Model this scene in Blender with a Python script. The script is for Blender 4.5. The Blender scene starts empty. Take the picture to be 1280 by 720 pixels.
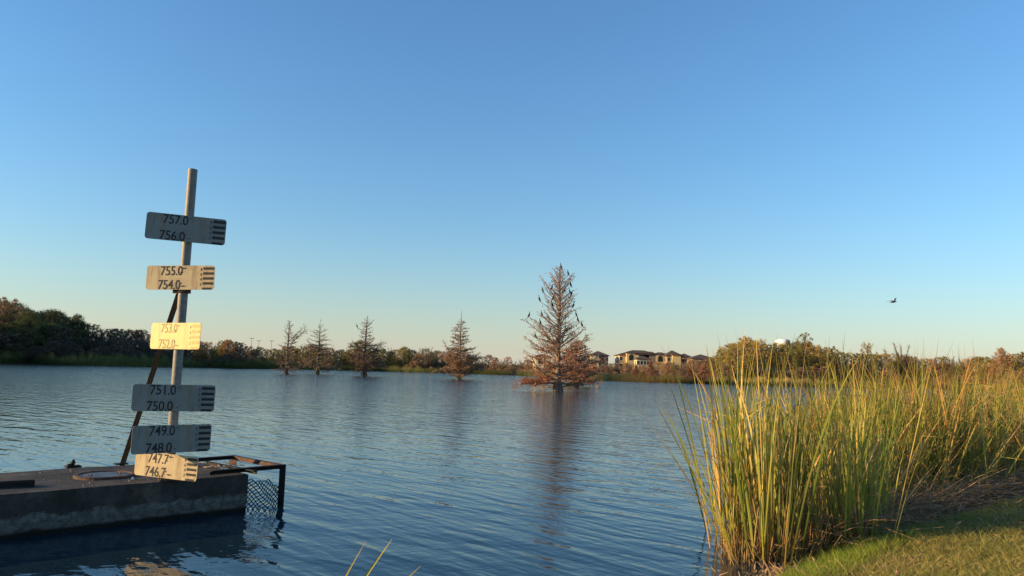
import bpy, math, random
import numpy as np
from mathutils import Vector, Matrix

# ------------------------------------------------------------------ camera, sky, sun, exposure
SC = bpy.context.scene
COL = SC.collection
R = math.radians
rnd = random.Random(7)
rng = np.random.default_rng(11)

F = 924.0                       # focal length in pixels of a 1280 wide picture
CAMZ = 1.85
PITCH, ROLL = math.atan(104 / F), math.atan(0.028)
fw = Vector((0, math.cos(PITCH), math.sin(PITCH)))
up0 = Vector((0, -math.sin(PITCH), math.cos(PITCH)))
rt0 = Vector((1, 0, 0))
rt = rt0 * math.cos(ROLL) + up0 * math.sin(ROLL)
up = up0 * math.cos(ROLL) - rt0 * math.sin(ROLL)
cd = bpy.data.cameras.new('camera')
cd.sensor_width = 36; cd.lens = 36 * F / 1280
cd.clip_start = 0.05; cd.clip_end = 20000
cam = bpy.data.objects.new('camera', cd); COL.objects.link(cam)
cam.matrix_world = Matrix((( rt.x, up.x, -fw.x, 0), (rt.y, up.y, -fw.y, 0), (rt.z, up.z, -fw.z, CAMZ), (0, 0, 0, 1)))
SC.camera = cam

SUN_BACK, SUN_EL = R(11), R(12.5)
sdir = Vector((-math.cos(SUN_BACK) * math.cos(SUN_EL), -math.sin(SUN_BACK) * math.cos(SUN_EL), math.sin(SUN_EL)))
W = bpy.data.worlds.new('World'); SC.world = W; W.use_nodes = True
nt = W.node_tree; nt.nodes.clear()
sky = nt.nodes.new('ShaderNodeTexSky'); sky.sky_type = 'NISHITA'; sky.sun_disc = False
sky.sun_elevation = SUN_EL
sky.sun_rotation = math.atan2(sdir.x, sdir.y)
sky.altitude = 0; sky.air_density = 1.4; sky.dust_density = 0.12; sky.ozone_density = 6.0
bg = nt.nodes.new('ShaderNodeBackground'); bg.inputs['Strength'].default_value = 0.15
wo = nt.nodes.new('ShaderNodeOutputWorld')
# pale dusty air low over the whole horizon, the same all round
tc = nt.nodes.new('ShaderNodeTexCoord'); sx = nt.nodes.new('ShaderNodeSeparateXYZ'); nt.links.new(tc.outputs['Generated'], sx.inputs[0])
ab = nt.nodes.new('ShaderNodeMath'); ab.operation = 'ABSOLUTE'; nt.links.new(sx.outputs[2], ab.inputs[0])
m1 = nt.nodes.new('ShaderNodeMath'); m1.operation = 'MULTIPLY'; m1.inputs[1].default_value = -14.0; nt.links.new(ab.outputs[0], m1.inputs[0])
ex = nt.nodes.new('ShaderNodeMath'); ex.operation = 'EXPONENT'; nt.links.new(m1.outputs[0], ex.inputs[0])
m2 = nt.nodes.new('ShaderNodeMath'); m2.operation = 'MULTIPLY'; m2.inputs[1].default_value = 0.8; nt.links.new(ex.outputs[0], m2.inputs[0])
mh = nt.nodes.new('ShaderNodeMix'); mh.data_type = 'RGBA'; mh.inputs[7].default_value = (2.6, 2.5, 2.25, 1)
nt.links.new(m2.outputs[0], mh.inputs[0]); nt.links.new(sky.outputs[0], mh.inputs[6])
nt.links.new(mh.outputs[2], bg.inputs[0]); nt.links.new(bg.outputs[0], wo.inputs[0])
sl = bpy.data.lights.new('sun', 'SUN'); sl.energy = 5.0; sl.angle = R(0.5); sl.color = (1.0, 0.71, 0.37)
so = bpy.data.objects.new('sun', sl); COL.objects.link(so)
so.rotation_euler = sdir.to_track_quat('Z', 'Y').to_euler(); so.location = (-30, -6, 30)
SC.view_settings.view_transform = 'Standard'; SC.view_settings.look = 'None'
SC.view_settings.exposure = 0.70; SC.view_settings.gamma = 1.0
SC.cycles.max_bounces = 6; SC.cycles.transparent_max_bounces = 8

def ray(px, py):
    d = fw + rt * ((px - 640) / F) - up * ((py - 360) / F)
    return d / d.y
def at(px, py, Y):              # a point of the place at depth Y
    d = ray(px, py)
    return Vector((d.x * Y, Y, CAMZ + d.z * Y))
def onz(px, py, z=0.0):         # where the sight line meets height z
    d = ray(px, py)
    return at(px, py, (z - CAMZ) / d.z)
def hy(px): return 464 + 0.028 * (px - 640)
def hgt(px, py, Y): return at(px, py, Y).z
def gx(px, Y): return at(px, hy(px), Y).x

# ------------------------------------------------------------------ helpers
def tag(o, label=None, cat=None, group=None, kind=None):
    if label: o['label'] = label
    if cat: o['category'] = cat
    if group: o['group'] = group
    if kind: o['kind'] = kind
    return o
def empty(name, loc=(0, 0, 0), rz=0):
    o = bpy.data.objects.new(name, None); COL.objects.link(o)
    o.location = loc; o.rotation_euler = (0, 0, rz); o.empty_display_size = 0.2
    return o
def link(name, me, parent=None, loc=None, rot=None, scale=None):
    o = bpy.data.objects.new(name, me); COL.objects.link(o)
    if parent: o.parent = parent
    if loc is not None: o.location = loc
    if rot is not None: o.rotation_euler = rot
    if scale is not None: o.scale = scale
    return o

class Buf:
    """collects vertices, faces and one value per vertex"""
    def __init__(s): s.v = []; s.f = []; s.a = []; s.n = 0
    def add(s, v, f, a=0.0):
        v = np.asarray(v, float).reshape(-1, 3)
        s.v.append(v); s.f.extend([tuple(i + s.n for i in q) for q in f])
        s.a.append(np.full(len(v), a) if np.isscalar(a) else np.asarray(a, float))
        s.n += len(v)
    def box(s, c, size, rz=0, a=0.0, taper=1.0):
        hx, hyy, hz = size[0] / 2, size[1] / 2, size[2] / 2
        p = []
        for z, t in ((-hz, 1), (hz, taper)):
            for x, y in ((-hx, -hyy), (hx, -hyy), (hx, hyy), (-hx, hyy)): p.append((x * t, y * t, z))
        p = np.array(p); cs, sn = math.cos(rz), math.sin(rz)
        q = np.stack([p[:, 0] * cs - p[:, 1] * sn, p[:, 0] * sn + p[:, 1] * cs, p[:, 2]], 1) + np.array(c)
        s.add(q, [(3, 2, 1, 0), (4, 5, 6, 7), (0, 1, 5, 4), (1, 2, 6, 5), (2, 3, 7, 6), (3, 0, 4, 7)], a)
    def beam(s, p0, p1, w, h, up=(0, 0, 1), a=0.0):
        p0, p1 = Vector(p0), Vector(p1); d = (p1 - p0).normalized(); u = Vector(up)
        sd = d.cross(u).normalized(); u = sd.cross(d).normalized()
        v = [p + sd * (w / 2 * i) + u * (h / 2 * j) for p in (p0, p1) for i, j in ((-1, -1), (1, -1), (1, 1), (-1, 1))]
        s.add([tuple(x) for x in v], [(3, 2, 1, 0), (4, 5, 6, 7), (0, 1, 5, 4), (1, 2, 6, 5), (2, 3, 7, 6), (3, 0, 4, 7)], a)
    def angle(s, p0, p1, w, t, up=(0, 0, 1), flip=1, a=0.0):   # an angle iron: one upright and one lying leg
        p0, p1 = Vector(p0), Vector(p1); d = (p1 - p0).normalized(); u = Vector(up)
        sd = d.cross(u).normalized(); u = sd.cross(d).normalized()
        s.beam(p0, p1, t, w, up, a)
        o = sd * (flip * (w / 2 + t / 2)) + u * (w / 2 - t / 2)
        s.beam(p0 + o, p1 + o, w, t, up, a)
    def tube(s, pts, rad, k=5, a=0.0, cap=False):
        pts = np.asarray(pts, float); n = len(pts)
        rad = np.full(n, rad) if np.isscalar(rad) else np.asarray(rad, float)
        t = np.gradient(pts, axis=0); t /= np.linalg.norm(t, axis=1, keepdims=True) + 1e-9
        ref = np.array([0, 0, 1.0]) if abs(t[0, 2]) < 0.8 else np.array([1.0, 0, 0])
        s1 = np.cross(t, ref); s1 /= np.linalg.norm(s1, axis=1, keepdims=True) + 1e-9
        s2 = np.cross(t, s1)
        an = np.arange(k) * 2 * math.pi / k
        v = pts[:, None] + rad[:, None, None] * (s1[:, None] * np.cos(an)[None, :, None] + s2[:, None] * np.sin(an)[None, :, None])
        f = [(i * k + j, i * k + (j + 1) % k, (i + 1) * k + (j + 1) % k, (i + 1) * k + j) for i in range(n - 1) for j in range(k)]
        if cap: f += [tuple(range(k))[::-1], tuple((n - 1) * k + j for j in range(k))]
        s.add(v.reshape(-1, 3), f, a if np.isscalar(a) else np.repeat(a, k))
    def mesh(s, name, mat, smooth=False):
        me = bpy.data.meshes.new(name)
        v = np.concatenate(s.v) if s.v else np.zeros((0, 3))
        me.from_pydata(v.tolist(), [], s.f)
        at_ = me.attributes.new('tone', 'FLOAT', 'POINT'); at_.data.foreach_set('value', np.concatenate(s.a).astype(np.float32))
        if smooth: me.polygons.foreach_set('use_smooth', [True] * len(me.polygons))
        for m in (mat if isinstance(mat, (list, tuple)) else [mat]): me.materials.append(m)
        me.update(); return me
    def build(s, name, mat, parent=None, smooth=False, **k):
        return link(name, s.mesh(name, mat, smooth), parent, **k)

def fast_mesh(name, v, tris, tone, mat, quads=False):
    """numpy arrays to a mesh quickly"""
    me = bpy.data.meshes.new(name)
    k = 4 if quads else 3
    me.vertices.add(len(v)); me.vertices.foreach_set('co', v.astype(np.float32).ravel())
    me.loops.add(len(tris) * k); me.loops.foreach_set('vertex_index', tris.astype(np.int32).ravel())
    me.polygons.add(len(tris)); me.polygons.foreach_set('loop_start', np.arange(0, len(tris) * k, k, dtype=np.int32))
    me.polygons.foreach_set('loop_total', np.full(len(tris), k, dtype=np.int32))
    me.update(calc_edges=True)
    at_ = me.attributes.new('tone', 'FLOAT', 'POINT'); at_.data.foreach_set('value', np.asarray(tone, np.float32))
    me.materials.append(mat); return me

# ------------------------------------------------------------------ materials
class NM:
    def __init__(s, name):
        s.m = bpy.data.materials.new(name); s.m.use_nodes = True; s.t = s.m.node_tree; s.t.nodes.clear()
        s.out = s.n('ShaderNodeOutputMaterial')
    def n(s, t, **k):
        x = s.t.nodes.new(t)
        for a, b in k.items():
            if a in x.inputs: x.inputs[a].default_value = b
            else: setattr(x, a, b)
        return x
    def l(s, a, b): s.t.links.new(a, b)
    def ramp(s, fac, stops, interp='LINEAR'):
        r = s.n('ShaderNodeValToRGB'); r.color_ramp.interpolation = interp
        e = r.color_ramp.elements
        while len(e) < len(stops): e.new(0.5)
        for i, (p, c) in enumerate(stops): e[i].position = p; e[i].color = (*c, 1)
        s.l(fac, r.inputs[0]); return r.outputs[0]
    def noise(s, scale, detail=4, rough=0.55, vec=None, dist=0.0):
        x = s.n('ShaderNodeTexNoise'); x.inputs['Scale'].default_value = scale; x.inputs['Detail'].default_value = detail
        x.inputs['Roughness'].default_value = rough; x.inputs['Distortion'].default_value = dist
        if vec is not None: s.l(vec, x.inputs['Vector'])
        return x.outputs['Fac']
    def obj(s): return s.n('ShaderNodeTexCoord').outputs['Object']
    def mapping(s, vec, scale=(1, 1, 1), rot=(0, 0, 0), loc=(0, 0, 0)):
        x = s.n('ShaderNodeMapping'); x.inputs['Scale'].default_value = scale; x.inputs['Rotation'].default_value = rot
        x.inputs['Location'].default_value = loc; s.l(vec, x.inputs[0]); return x.outputs[0]
    def math(s, op, a, b=None):
        x = s.n('ShaderNodeMath'); x.operation = op
        for i, q in enumerate((a, b)):
            if q is None: continue
            if isinstance(q, (int, float)): x.inputs[i].default_value = q
            else: s.l(q, x.inputs[i])
        return x.outputs[0]
    def mix(s, fac, a, b, mode='MIX'):
        x = s.n('ShaderNodeMix'); x.data_type = 'RGBA'; x.blend_type = mode
        for i, q in ((0, fac), (6, a), (7, b)):
            if isinstance(q, (int, float)): x.inputs[i].default_value = q
            elif isinstance(q, tuple): x.inputs[i].default_value = (*q, 1)
            else: s.l(q, x.inputs[i])
        return x.outputs[2]
    def pr(s, color, rough=0.8, metal=0.0, spec=0.5, normal=None, **k):
        p = s.n('ShaderNodeBsdfPrincipled')
        for nm, q in (('Base Color', color), ('Roughness', rough), ('Metallic', metal), ('Specular IOR Level', spec)):
            if isinstance(q, tuple): p.inputs[nm].default_value = (*q, 1)
            elif isinstance(q, (int, float)): p.inputs[nm].default_value = q
            else: s.l(q, p.inputs[nm])
        for a, b in k.items(): p.inputs[a].default_value = b
        if normal is not None: s.l(normal, p.inputs['Normal'])
        return p.outputs[0]
    def bump(s, h, dist=0.01, strength=1.0):
        b = s.n('ShaderNodeBump'); b.inputs['Distance'].default_value = dist; b.inputs['Strength'].default_value = strength
        s.l(h, b.inputs['Height']); return b.outputs[0]
    def done(s, sh): s.l(sh, s.out.inputs[0]); return s.m

def rust_steel(name, dark=(0.035, 0.024, 0.02), warm=(0.16, 0.07, 0.035)):
    m = NM(name); n1 = m.noise(9, 6, vec=m.obj()); n2 = m.noise(45, 4, vec=m.obj())
    c = m.ramp(n1, [(0.35, dark), (0.55, tuple((a + b) / 2 for a, b in zip(dark, warm))), (0.7, warm)])
    return m.done(m.pr(c, 0.75, 0.2, 0.4, m.bump(n2, 0.004)))
M_RUST = rust_steel('rusty_steel')
M_DARKSTEEL = rust_steel('dark_painted_steel', (0.009, 0.007, 0.007), (0.018, 0.012, 0.010))

def galvanised():
    m = NM('galvanised_steel'); o = m.obj()
    n1 = m.noise(22, 4, vec=o); n2 = m.noise(4, 5, vec=m.mapping(o, (1, 1, 0.25)))
    c = m.ramp(n1, [(0.3, (0.15, 0.14, 0.12)), (0.7, (0.25, 0.235, 0.20))])
    c = m.mix(m.ramp(n2, [(0.5, (0, 0, 0)), (0.72, (0.6, 0.6, 0.6))]), c, (0.20, 0.15, 0.10))
    return m.done(m.pr(c, 0.55, 0.1, 0.3, m.bump(n1, 0.001)))
M_GALV = galvanised()

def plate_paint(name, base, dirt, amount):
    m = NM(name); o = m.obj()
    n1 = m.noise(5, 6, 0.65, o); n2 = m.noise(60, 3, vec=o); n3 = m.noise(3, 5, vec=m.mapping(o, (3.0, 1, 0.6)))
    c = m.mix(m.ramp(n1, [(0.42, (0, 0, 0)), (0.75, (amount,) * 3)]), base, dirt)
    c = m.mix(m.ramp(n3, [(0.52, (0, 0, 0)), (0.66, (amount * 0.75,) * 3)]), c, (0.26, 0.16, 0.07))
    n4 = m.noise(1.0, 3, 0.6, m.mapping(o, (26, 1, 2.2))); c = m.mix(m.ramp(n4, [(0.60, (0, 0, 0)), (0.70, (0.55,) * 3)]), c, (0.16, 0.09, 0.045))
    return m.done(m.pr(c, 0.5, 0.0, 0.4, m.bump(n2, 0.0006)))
M_PLATE_SHADED = plate_paint('shaded_white_gauge_paint', (0.245, 0.24, 0.21), (0.15, 0.14, 0.11), 0.7)  # plates turned from the sun: their shade is put into the colour
M_PLATE_SUNLIT = plate_paint('sunlit_weathered_gauge_paint', (0.62, 0.47, 0.26), (0.36, 0.25, 0.12), 0.75)  # plates turned to the sun: warm light is put into the colour
def plain(name, c, rough=0.6, var=0.25, scale=8, metal=0.0):
    m = NM(name); n = m.noise(scale, 5, vec=m.obj())
    return m.done(m.pr(m.ramp(n, [(0.3, tuple(x * (1 - var) for x in c)), (0.7, tuple(min(1, x * (1 + var)) for x in c))]), rough, metal, 0.4))
M_PLATE_GLARE = plate_paint('sun_glare_gauge_paint', (0.62, 0.45, 0.13), (0.50, 0.36, 0.10), 0.5)  # third plate: overexposed sunlight painted in as yellow
M_BLACK = plain('black_lettering_paint', (0.016, 0.016, 0.018), 0.55, 0.4, 60)
M_FAINT = plain('faint_lettering_paint', (0.50, 0.36, 0.12), 0.6, 0.3, 60)  # low-contrast ochre bars of the third plate
M_FAINTNUM = plain('faint_numeral_paint', (0.25, 0.22, 0.09), 0.6, 0.3, 60)  # low-contrast numerals of the third plate

def concrete_mat():
    m = NM('stained_concrete'); o = m.obj()
    sep = m.n('ShaderNodeSeparateXYZ'); m.l(o, sep.inputs[0])
    n1 = m.noise(2.3, 8, 0.65, o); n2 = m.noise(14, 6, 0.6, o); n3 = m.noise(70, 4, vec=o)
    base = m.ramp(n1, [(0.3, (0.030, 0.026, 0.020)), (0.52, (0.058, 0.050, 0.040)), (0.75, (0.13, 0.107, 0.080))])
    base = m.mix(m.ramp(n2, [(0.5, (0, 0, 0)), (0.7, (0.7, 0.7, 0.7))]), base, (0.02, 0.018, 0.015))
    # pale mineral band left by the water, ragged at its upper edge
    nb = m.noise(3.2, 8, 0.75, m.mapping(o, (1, 1, 1.6)))
    zz = m.math('ADD', sep.outputs[2], m.math('MULTIPLY', m.math('SUBTRACT', nb, 0.5), -0.30))
    band = m.ramp(zz, [(0.03, (0, 0, 0)), (0.06, (1, 1, 1)), (0.20, (1, 1, 1)), (0.23, (0, 0, 0))])
    band = m.mix(1.0, band, m.ramp(n2, [(0.38, (0.25, 0.25, 0.25)), (0.58, (1, 1, 1))]), 'MULTIPLY')
    c = m.mix(band, base, m.ramp(n3, [(0.3, (0.11, 0.105, 0.088)), (0.7, (0.20, 0.19, 0.16))]))
    wet = m.ramp(sep.outputs[2], [(0.035, (1, 1, 1)), (0.075, (0, 0, 0))])
    c = m.mix(wet, c, (0.012, 0.013, 0.010))
    hgt_ = m.math('ADD', m.math('MULTIPLY', n2, 0.7), m.math('MULTIPLY', n3, 0.3))
    return m.done(m.pr(c, 0.85, 0, 0.25, m.bump(hgt_, 0.02)))
M_CONC = concrete_mat()

def water_mat():
    m = NM('lake_water'); o = m.obj()
    def wave(rot, su, sv, det, dist): return m.noise(1.0, det, 0.5, m.mapping(m.mapping(o, (1, 1, 1), (0, 0, R(rot))), (su, sv, 1)), dist)
    big = m.noise(0.06, 3, 0.5, o)
    s = m.math('ADD', m.math('MULTIPLY', wave(43, 0.85, 3.6, 1, 0.35), 0.034), m.math('MULTIPLY', wave(52, 2.6, 9.0, 2, 0.3), 0.0105))
    s = m.math('ADD', s, m.math('MULTIPLY', wave(28, 0.35, 1.3, 1, 0.2), 0.030))
    s = m.math('ADD', s, m.math('MULTIPLY', wave(-20, 3.0, 7.0, 2, 0.2), 0.007))
    sp = m.n('ShaderNodeSeparateXYZ'); m.l(o, sp.inputs[0])      # sheltered by the near bank, rougher out on the open lake
    mr = m.n('ShaderNodeMapRange'); m.l(sp.outputs[1], mr.inputs[0])
    for i_, v_ in ((1, 12.0), (2, 110.0), (3, 0.66), (4, 3.0)): mr.inputs[i_].default_value = v_
    s = m.math('MULTIPLY', s, m.math('MULTIPLY', mr.outputs[0], m.math('ADD', m.math('MULTIPLY', big, 0.9), 0.55)))
    nrm = m.bump(s, 1.0)
    p = m.pr((0.009, 0.025, 0.036), 0.05, 0, 0.5, nrm, IOR=1.333)
    return m.done(p)
M_WATER = water_mat()

def leafy(name, stops, trans=0.35, rough=0.7, big=None, along=None):
    """foliage: colour varies from leaf to leaf, some light passes through"""
    m = NM(name)
    g = m.n('ShaderNodeNewGeometry'); at_ = m.n('ShaderNodeAttribute', attribute_name='tone')
    oi = m.n('ShaderNodeObjectInfo')
    f = m.math('ADD', m.math('MULTIPLY', g.outputs['Random Per Island'], 0.6), m.math('MULTIPLY', at_.outputs['Fac'], 0.4))
    c = m.ramp(f, stops)
    if along:      # value runs from root to tip
        c = m.ramp(g.outputs['Random Per Island'], stops)
        t = m.ramp(at_.outputs['Fac'], [(0.0, along[0]), (0.22, (1, 1, 1)), (0.75, (1, 1, 1)), (1.0, along[1])])
        c = m.mix(1.0, c, t, 'MULTIPLY')
    hv = m.n('ShaderNodeHueSaturation'); m.l(c, hv.inputs['Color'])
    m.l(m.math('ADD', m.math('MULTIPLY', oi.outputs['Random'], 0.5), 0.75), hv.inputs['Value'])
    c = hv.outputs[0]
    p = m.pr(c, rough, 0, 0.25)
    tr = m.n('ShaderNodeBsdfTranslucent'); m.l(c, tr.inputs[0])
    mx = m.n('ShaderNodeMixShader'); mx.inputs[0].default_value = trans
    m.l(p, mx.inputs[1]); m.l(tr.outputs[0], mx.inputs[2])
    return m.done(mx.outputs[0])

M_BARK = plain('grey_brown_bark', (0.10, 0.075, 0.055), 0.9, 0.45, 5)
M_BARKPALE = plain('pale_bark', (0.20, 0.155, 0.115), 0.9, 0.4, 5)
M_TWIG = plain('winter_twig_bark', (0.33, 0.21, 0.14), 0.9, 0.3, 1)
M_GREYNEEDLE = leafy('grey_brown_cypress_needles', [(0.1, (0.130, 0.084, 0.055)), (0.5, (0.221, 0.138, 0.083)), (0.9, (0.338, 0.204, 0.110))], 0.25)
M_TWIGDARK = plain('dark_twig_bark', (0.17, 0.12, 0.085), 0.9, 0.3, 1)
M_RUSTLEAF = leafy('rust_cypress_needles', [(0.1, (0.251, 0.116, 0.066)), (0.5, (0.455, 0.206, 0.109)), (0.9, (0.773, 0.346, 0.152))], 0.3)
M_RUSTBRIGHT = leafy('bright_rust_needles', [(0.1, (0.176, 0.065, 0.039)), (0.6, (0.334, 0.130, 0.065)), (0.9, (0.422, 0.216, 0.104))], 0.3)
M_BROWNLEAF = leafy('faded_brown_needles', [(0.1, (0.232, 0.140, 0.081)), (0.5, (0.386, 0.232, 0.131)), (0.9, (0.567, 0.324, 0.161))], 0.3)
M_DKGREEN = leafy('dark_evergreen_leaves', [(0.1, (0.054, 0.070, 0.026)), (0.5, (0.095, 0.110, 0.037)), (0.9, (0.160, 0.160, 0.056))], 0.25)
M_OLIVE = leafy('olive_leaves', [(0.1, (0.127, 0.119, 0.024)), (0.5, (0.232, 0.198, 0.040)), (0.9, (0.360, 0.277, 0.059))], 0.3)
M_GOLD = leafy('golden_autumn_leaves', [(0.1, (0.259, 0.189, 0.044)), (0.5, (0.419, 0.283, 0.068)), (0.9, (0.598, 0.379, 0.103))], 0.3)
M_ORANGE = leafy('orange_autumn_leaves', [(0.1, (0.190, 0.103, 0.044)), (0.5, (0.321, 0.167, 0.069)), (0.9, (0.428, 0.244, 0.113))], 0.3)
M_BARE = leafy('bare_winter_twigs', [(0.1, (0.129, 0.094, 0.061)), (0.5, (0.221, 0.158, 0.100)), (0.9, (0.331, 0.241, 0.153))], 0.1)
M_GREYWOOD = leafy('grey_brown_winter_twigs', [(0.1, (0.062, 0.053, 0.037)), (0.5, (0.106, 0.085, 0.060)), (0.9, (0.163, 0.125, 0.088))], 0.1)
M_FARREED = leafy('far_reed_leaves', [(0.1, (0.066, 0.090, 0.020)), (0.45, (0.118, 0.134, 0.035)), (0.9, (0.212, 0.194, 0.068))], 0.3)
M_FARTAN = leafy('far_tan_reed_leaves', [(0.1, (0.165, 0.140, 0.036)), (0.5, (0.300, 0.224, 0.072)), (0.9, (0.480, 0.336, 0.132))], 0.3)
M_REED = leafy('cattail_leaves', [(0.0, (0.107, 0.149, 0.024)), (0.3, (0.195, 0.238, 0.036)), (0.6, (0.332, 0.312, 0.055)), (0.8, (0.508, 0.372, 0.085)), (0.95, (0.664, 0.386, 0.145))],
               0.35, 0.45, along=((1.0, 0.62, 0.42), (1.25, 0.95, 0.6)))
M_REEDTAN = leafy('dry_cattail_leaves', [(0.0, (0.155, 0.099, 0.043)), (0.4, (0.297, 0.199, 0.075)), (0.8, (0.428, 0.276, 0.112)), (1.0, (0.500, 0.243, 0.093))],
               0.3, 0.5, along=((0.6, 0.5, 0.45), (1.0, 0.85, 0.7)))
M_REEDMIX = leafy('autumn_cattail_leaves', [(0.0, (0.088, 0.122, 0.022)), (0.35, (0.177, 0.200, 0.033)), (0.6, (0.309, 0.286, 0.055)), (0.8, (0.456, 0.343, 0.088)), (0.95, (0.530, 0.272, 0.077))],
               0.35, 0.5, along=((0.7, 0.55, 0.42), (1.3, 0.95, 0.65)))
M_STRAW = leafy('dead_reed_straw', [(0.0, (0.138, 0.084, 0.042)), (0.5, (0.260, 0.156, 0.074)), (0.85, (0.428, 0.252, 0.121)), (1.0, (0.643, 0.396, 0.186))], 0.15, 0.6)
M_GRASS = leafy('short_lawn_grass', [(0.0, (0.149, 0.159, 0.030)), (0.4, (0.255, 0.243, 0.053)), (0.7, (0.404, 0.318, 0.090)), (1.0, (0.596, 0.411, 0.150))], 0.35, 0.6)
M_LUSH = leafy('lush_green_grass', [(0.0, (0.108, 0.152, 0.017)), (0.5, (0.200, 0.253, 0.028)), (1.0, (0.308, 0.341, 0.044))], 0.4, 0.5)

# ------------------------------------------------------------------ ground and water
AZ = np.array([-180, -120, -60, -34.7, -28, -20, -14.6, -9.8, -2.5, 2.5, 6.2, 12.8, 21, 29, 34, 45, 70, 180.0])
SD = np.array([200, 190, 210, 262, 262, 300, 362, 376, 362, 305, 200, 196, 214, 245, 200, 150, 120, 120.0])
def shore_r(az): return np.interp(az, AZ, SD)
NX = np.array([-400, -200, -60, -20, -6, -2, 0, 1.0, 1.75, 2.5, 3.5, 5, 8, 14, 30, 60, 150, 400.0])
NY = np.array([-60, -20, 0, 2.5, 3.5, 4.2, 4.7, 5.2, 6.0, 6.9, 8.0, 9.5, 12.1, 16.9, 27.5, 42, 85, 190.0])
def near_d(x, y): return (np.interp(x, NX, NY) - y) * 0.8     # metres inland of the near water line
def smooth(t): t = np.clip(t, 0, 1); return t * t * (3 - 2 * t)
def wob(x, y, s): return np.sin(x * 1.7 / s + 1.3) * np.cos(y * 1.9 / s + .4) + .5 * np.sin(x * 3.1 / s - y * 2.3 / s)
def height(x, y):
    x = np.asarray(x, float); y = np.asarray(y, float)
    d = near_d(x, y)
    hn = np.interp(d, [-6, -1.5, 0, 0.5, 2, 6, 60], [-1.3, -0.30, 0.02, 0.16, 0.34, 0.52, 1.2]) + wob(x, y, 0.9) * 0.012
    r = np.hypot(x, y); az = np.degrees(np.arctan2(x, y))
    e = r - shore_r(az) + wob(x, y, 9) * 1.2
    hf = np.interp(e, [-12, -3, 0, 4, 30, 160, 400, 3000], [-1.3, -0.5, 0, 0.5, 1.2, 4.0, 7, 30])
    hf = hf + np.where(e > 20, wob(x, y, 40) * 0.5, 0)
    return np.maximum(hn, hf)

def ground_mat():
    m = NM('grassy_ground'); o = m.obj()
    n1 = m.noise(1.3, 6, 0.6, o); n2 = m.noise(28, 5, 0.7, o); n3 = m.noise(0.02, 3, 0.5, o)
    c = m.ramp(n2, [(0.3, (0.045, 0.04, 0.016)), (0.5, (0.10, 0.08, 0.035)), (0.7, (0.20, 0.15, 0.07))])
    c = m.mix(m.ramp(n1, [(0.4, (0, 0, 0)), (0.65, (0.6, 0.6, 0.6))]), c, (0.10, 0.075, 0.04))
    sep = m.n('ShaderNodeSeparateXYZ'); m.l(o, sep.inputs[0])
    c = m.mix(m.ramp(sep.outputs[2], [(0.06, (1, 1, 1)), (0.13, (0, 0, 0))]), c, (0.028, 0.022, 0.015))
    return m.done(m.pr(c, 0.95, 0, 0.15, m.bump(n2, 0.03)))
def polar(rs, na, fz):
    th = np.linspace(0, 2 * math.pi, na, endpoint=False)
    rr, tt = np.meshgrid(rs, th, indexing='ij')
    x = rr * np.sin(tt); y = rr * np.cos(tt); z = fz(x, y)
    v = np.stack([x, y, z], -1).reshape(-1, 3)
    i = np.arange(len(rs) - 1)[:, None] * na; j = np.arange(na)[None]; j2 = (j + 1) % na
    q = np.stack([i + j, i + na + j, i + na + j2, i + j2], -1).reshape(-1, 4)
    q = q[:, ::-1]
    c = np.array([[0, 0, float(fz(np.array([0.]), np.array([0.]))[0])]])
    return v, q
rs = np.concatenate([np.arange(0.15, 16, 0.12), np.geomspace(16, 9000, 190)])
v, q = polar(rs, 540, height)
g = link('ground', fast_mesh('ground', v, q, np.zeros(len(v)), ground_mat(), True)); tag(g, kind='structure')
g.data.polygons.foreach_set('use_smooth', [True] * len(g.data.polygons))
rs = np.concatenate([[0.15], np.geomspace(2, 460, 60)])
v, q = polar(rs, 96, lambda x, y: x * 0.0)
wtr = link('lake_water', fast_mesh('lake_water', v, q, np.zeros(len(v)), M_WATER, True)); tag(wtr, kind='structure')

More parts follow.
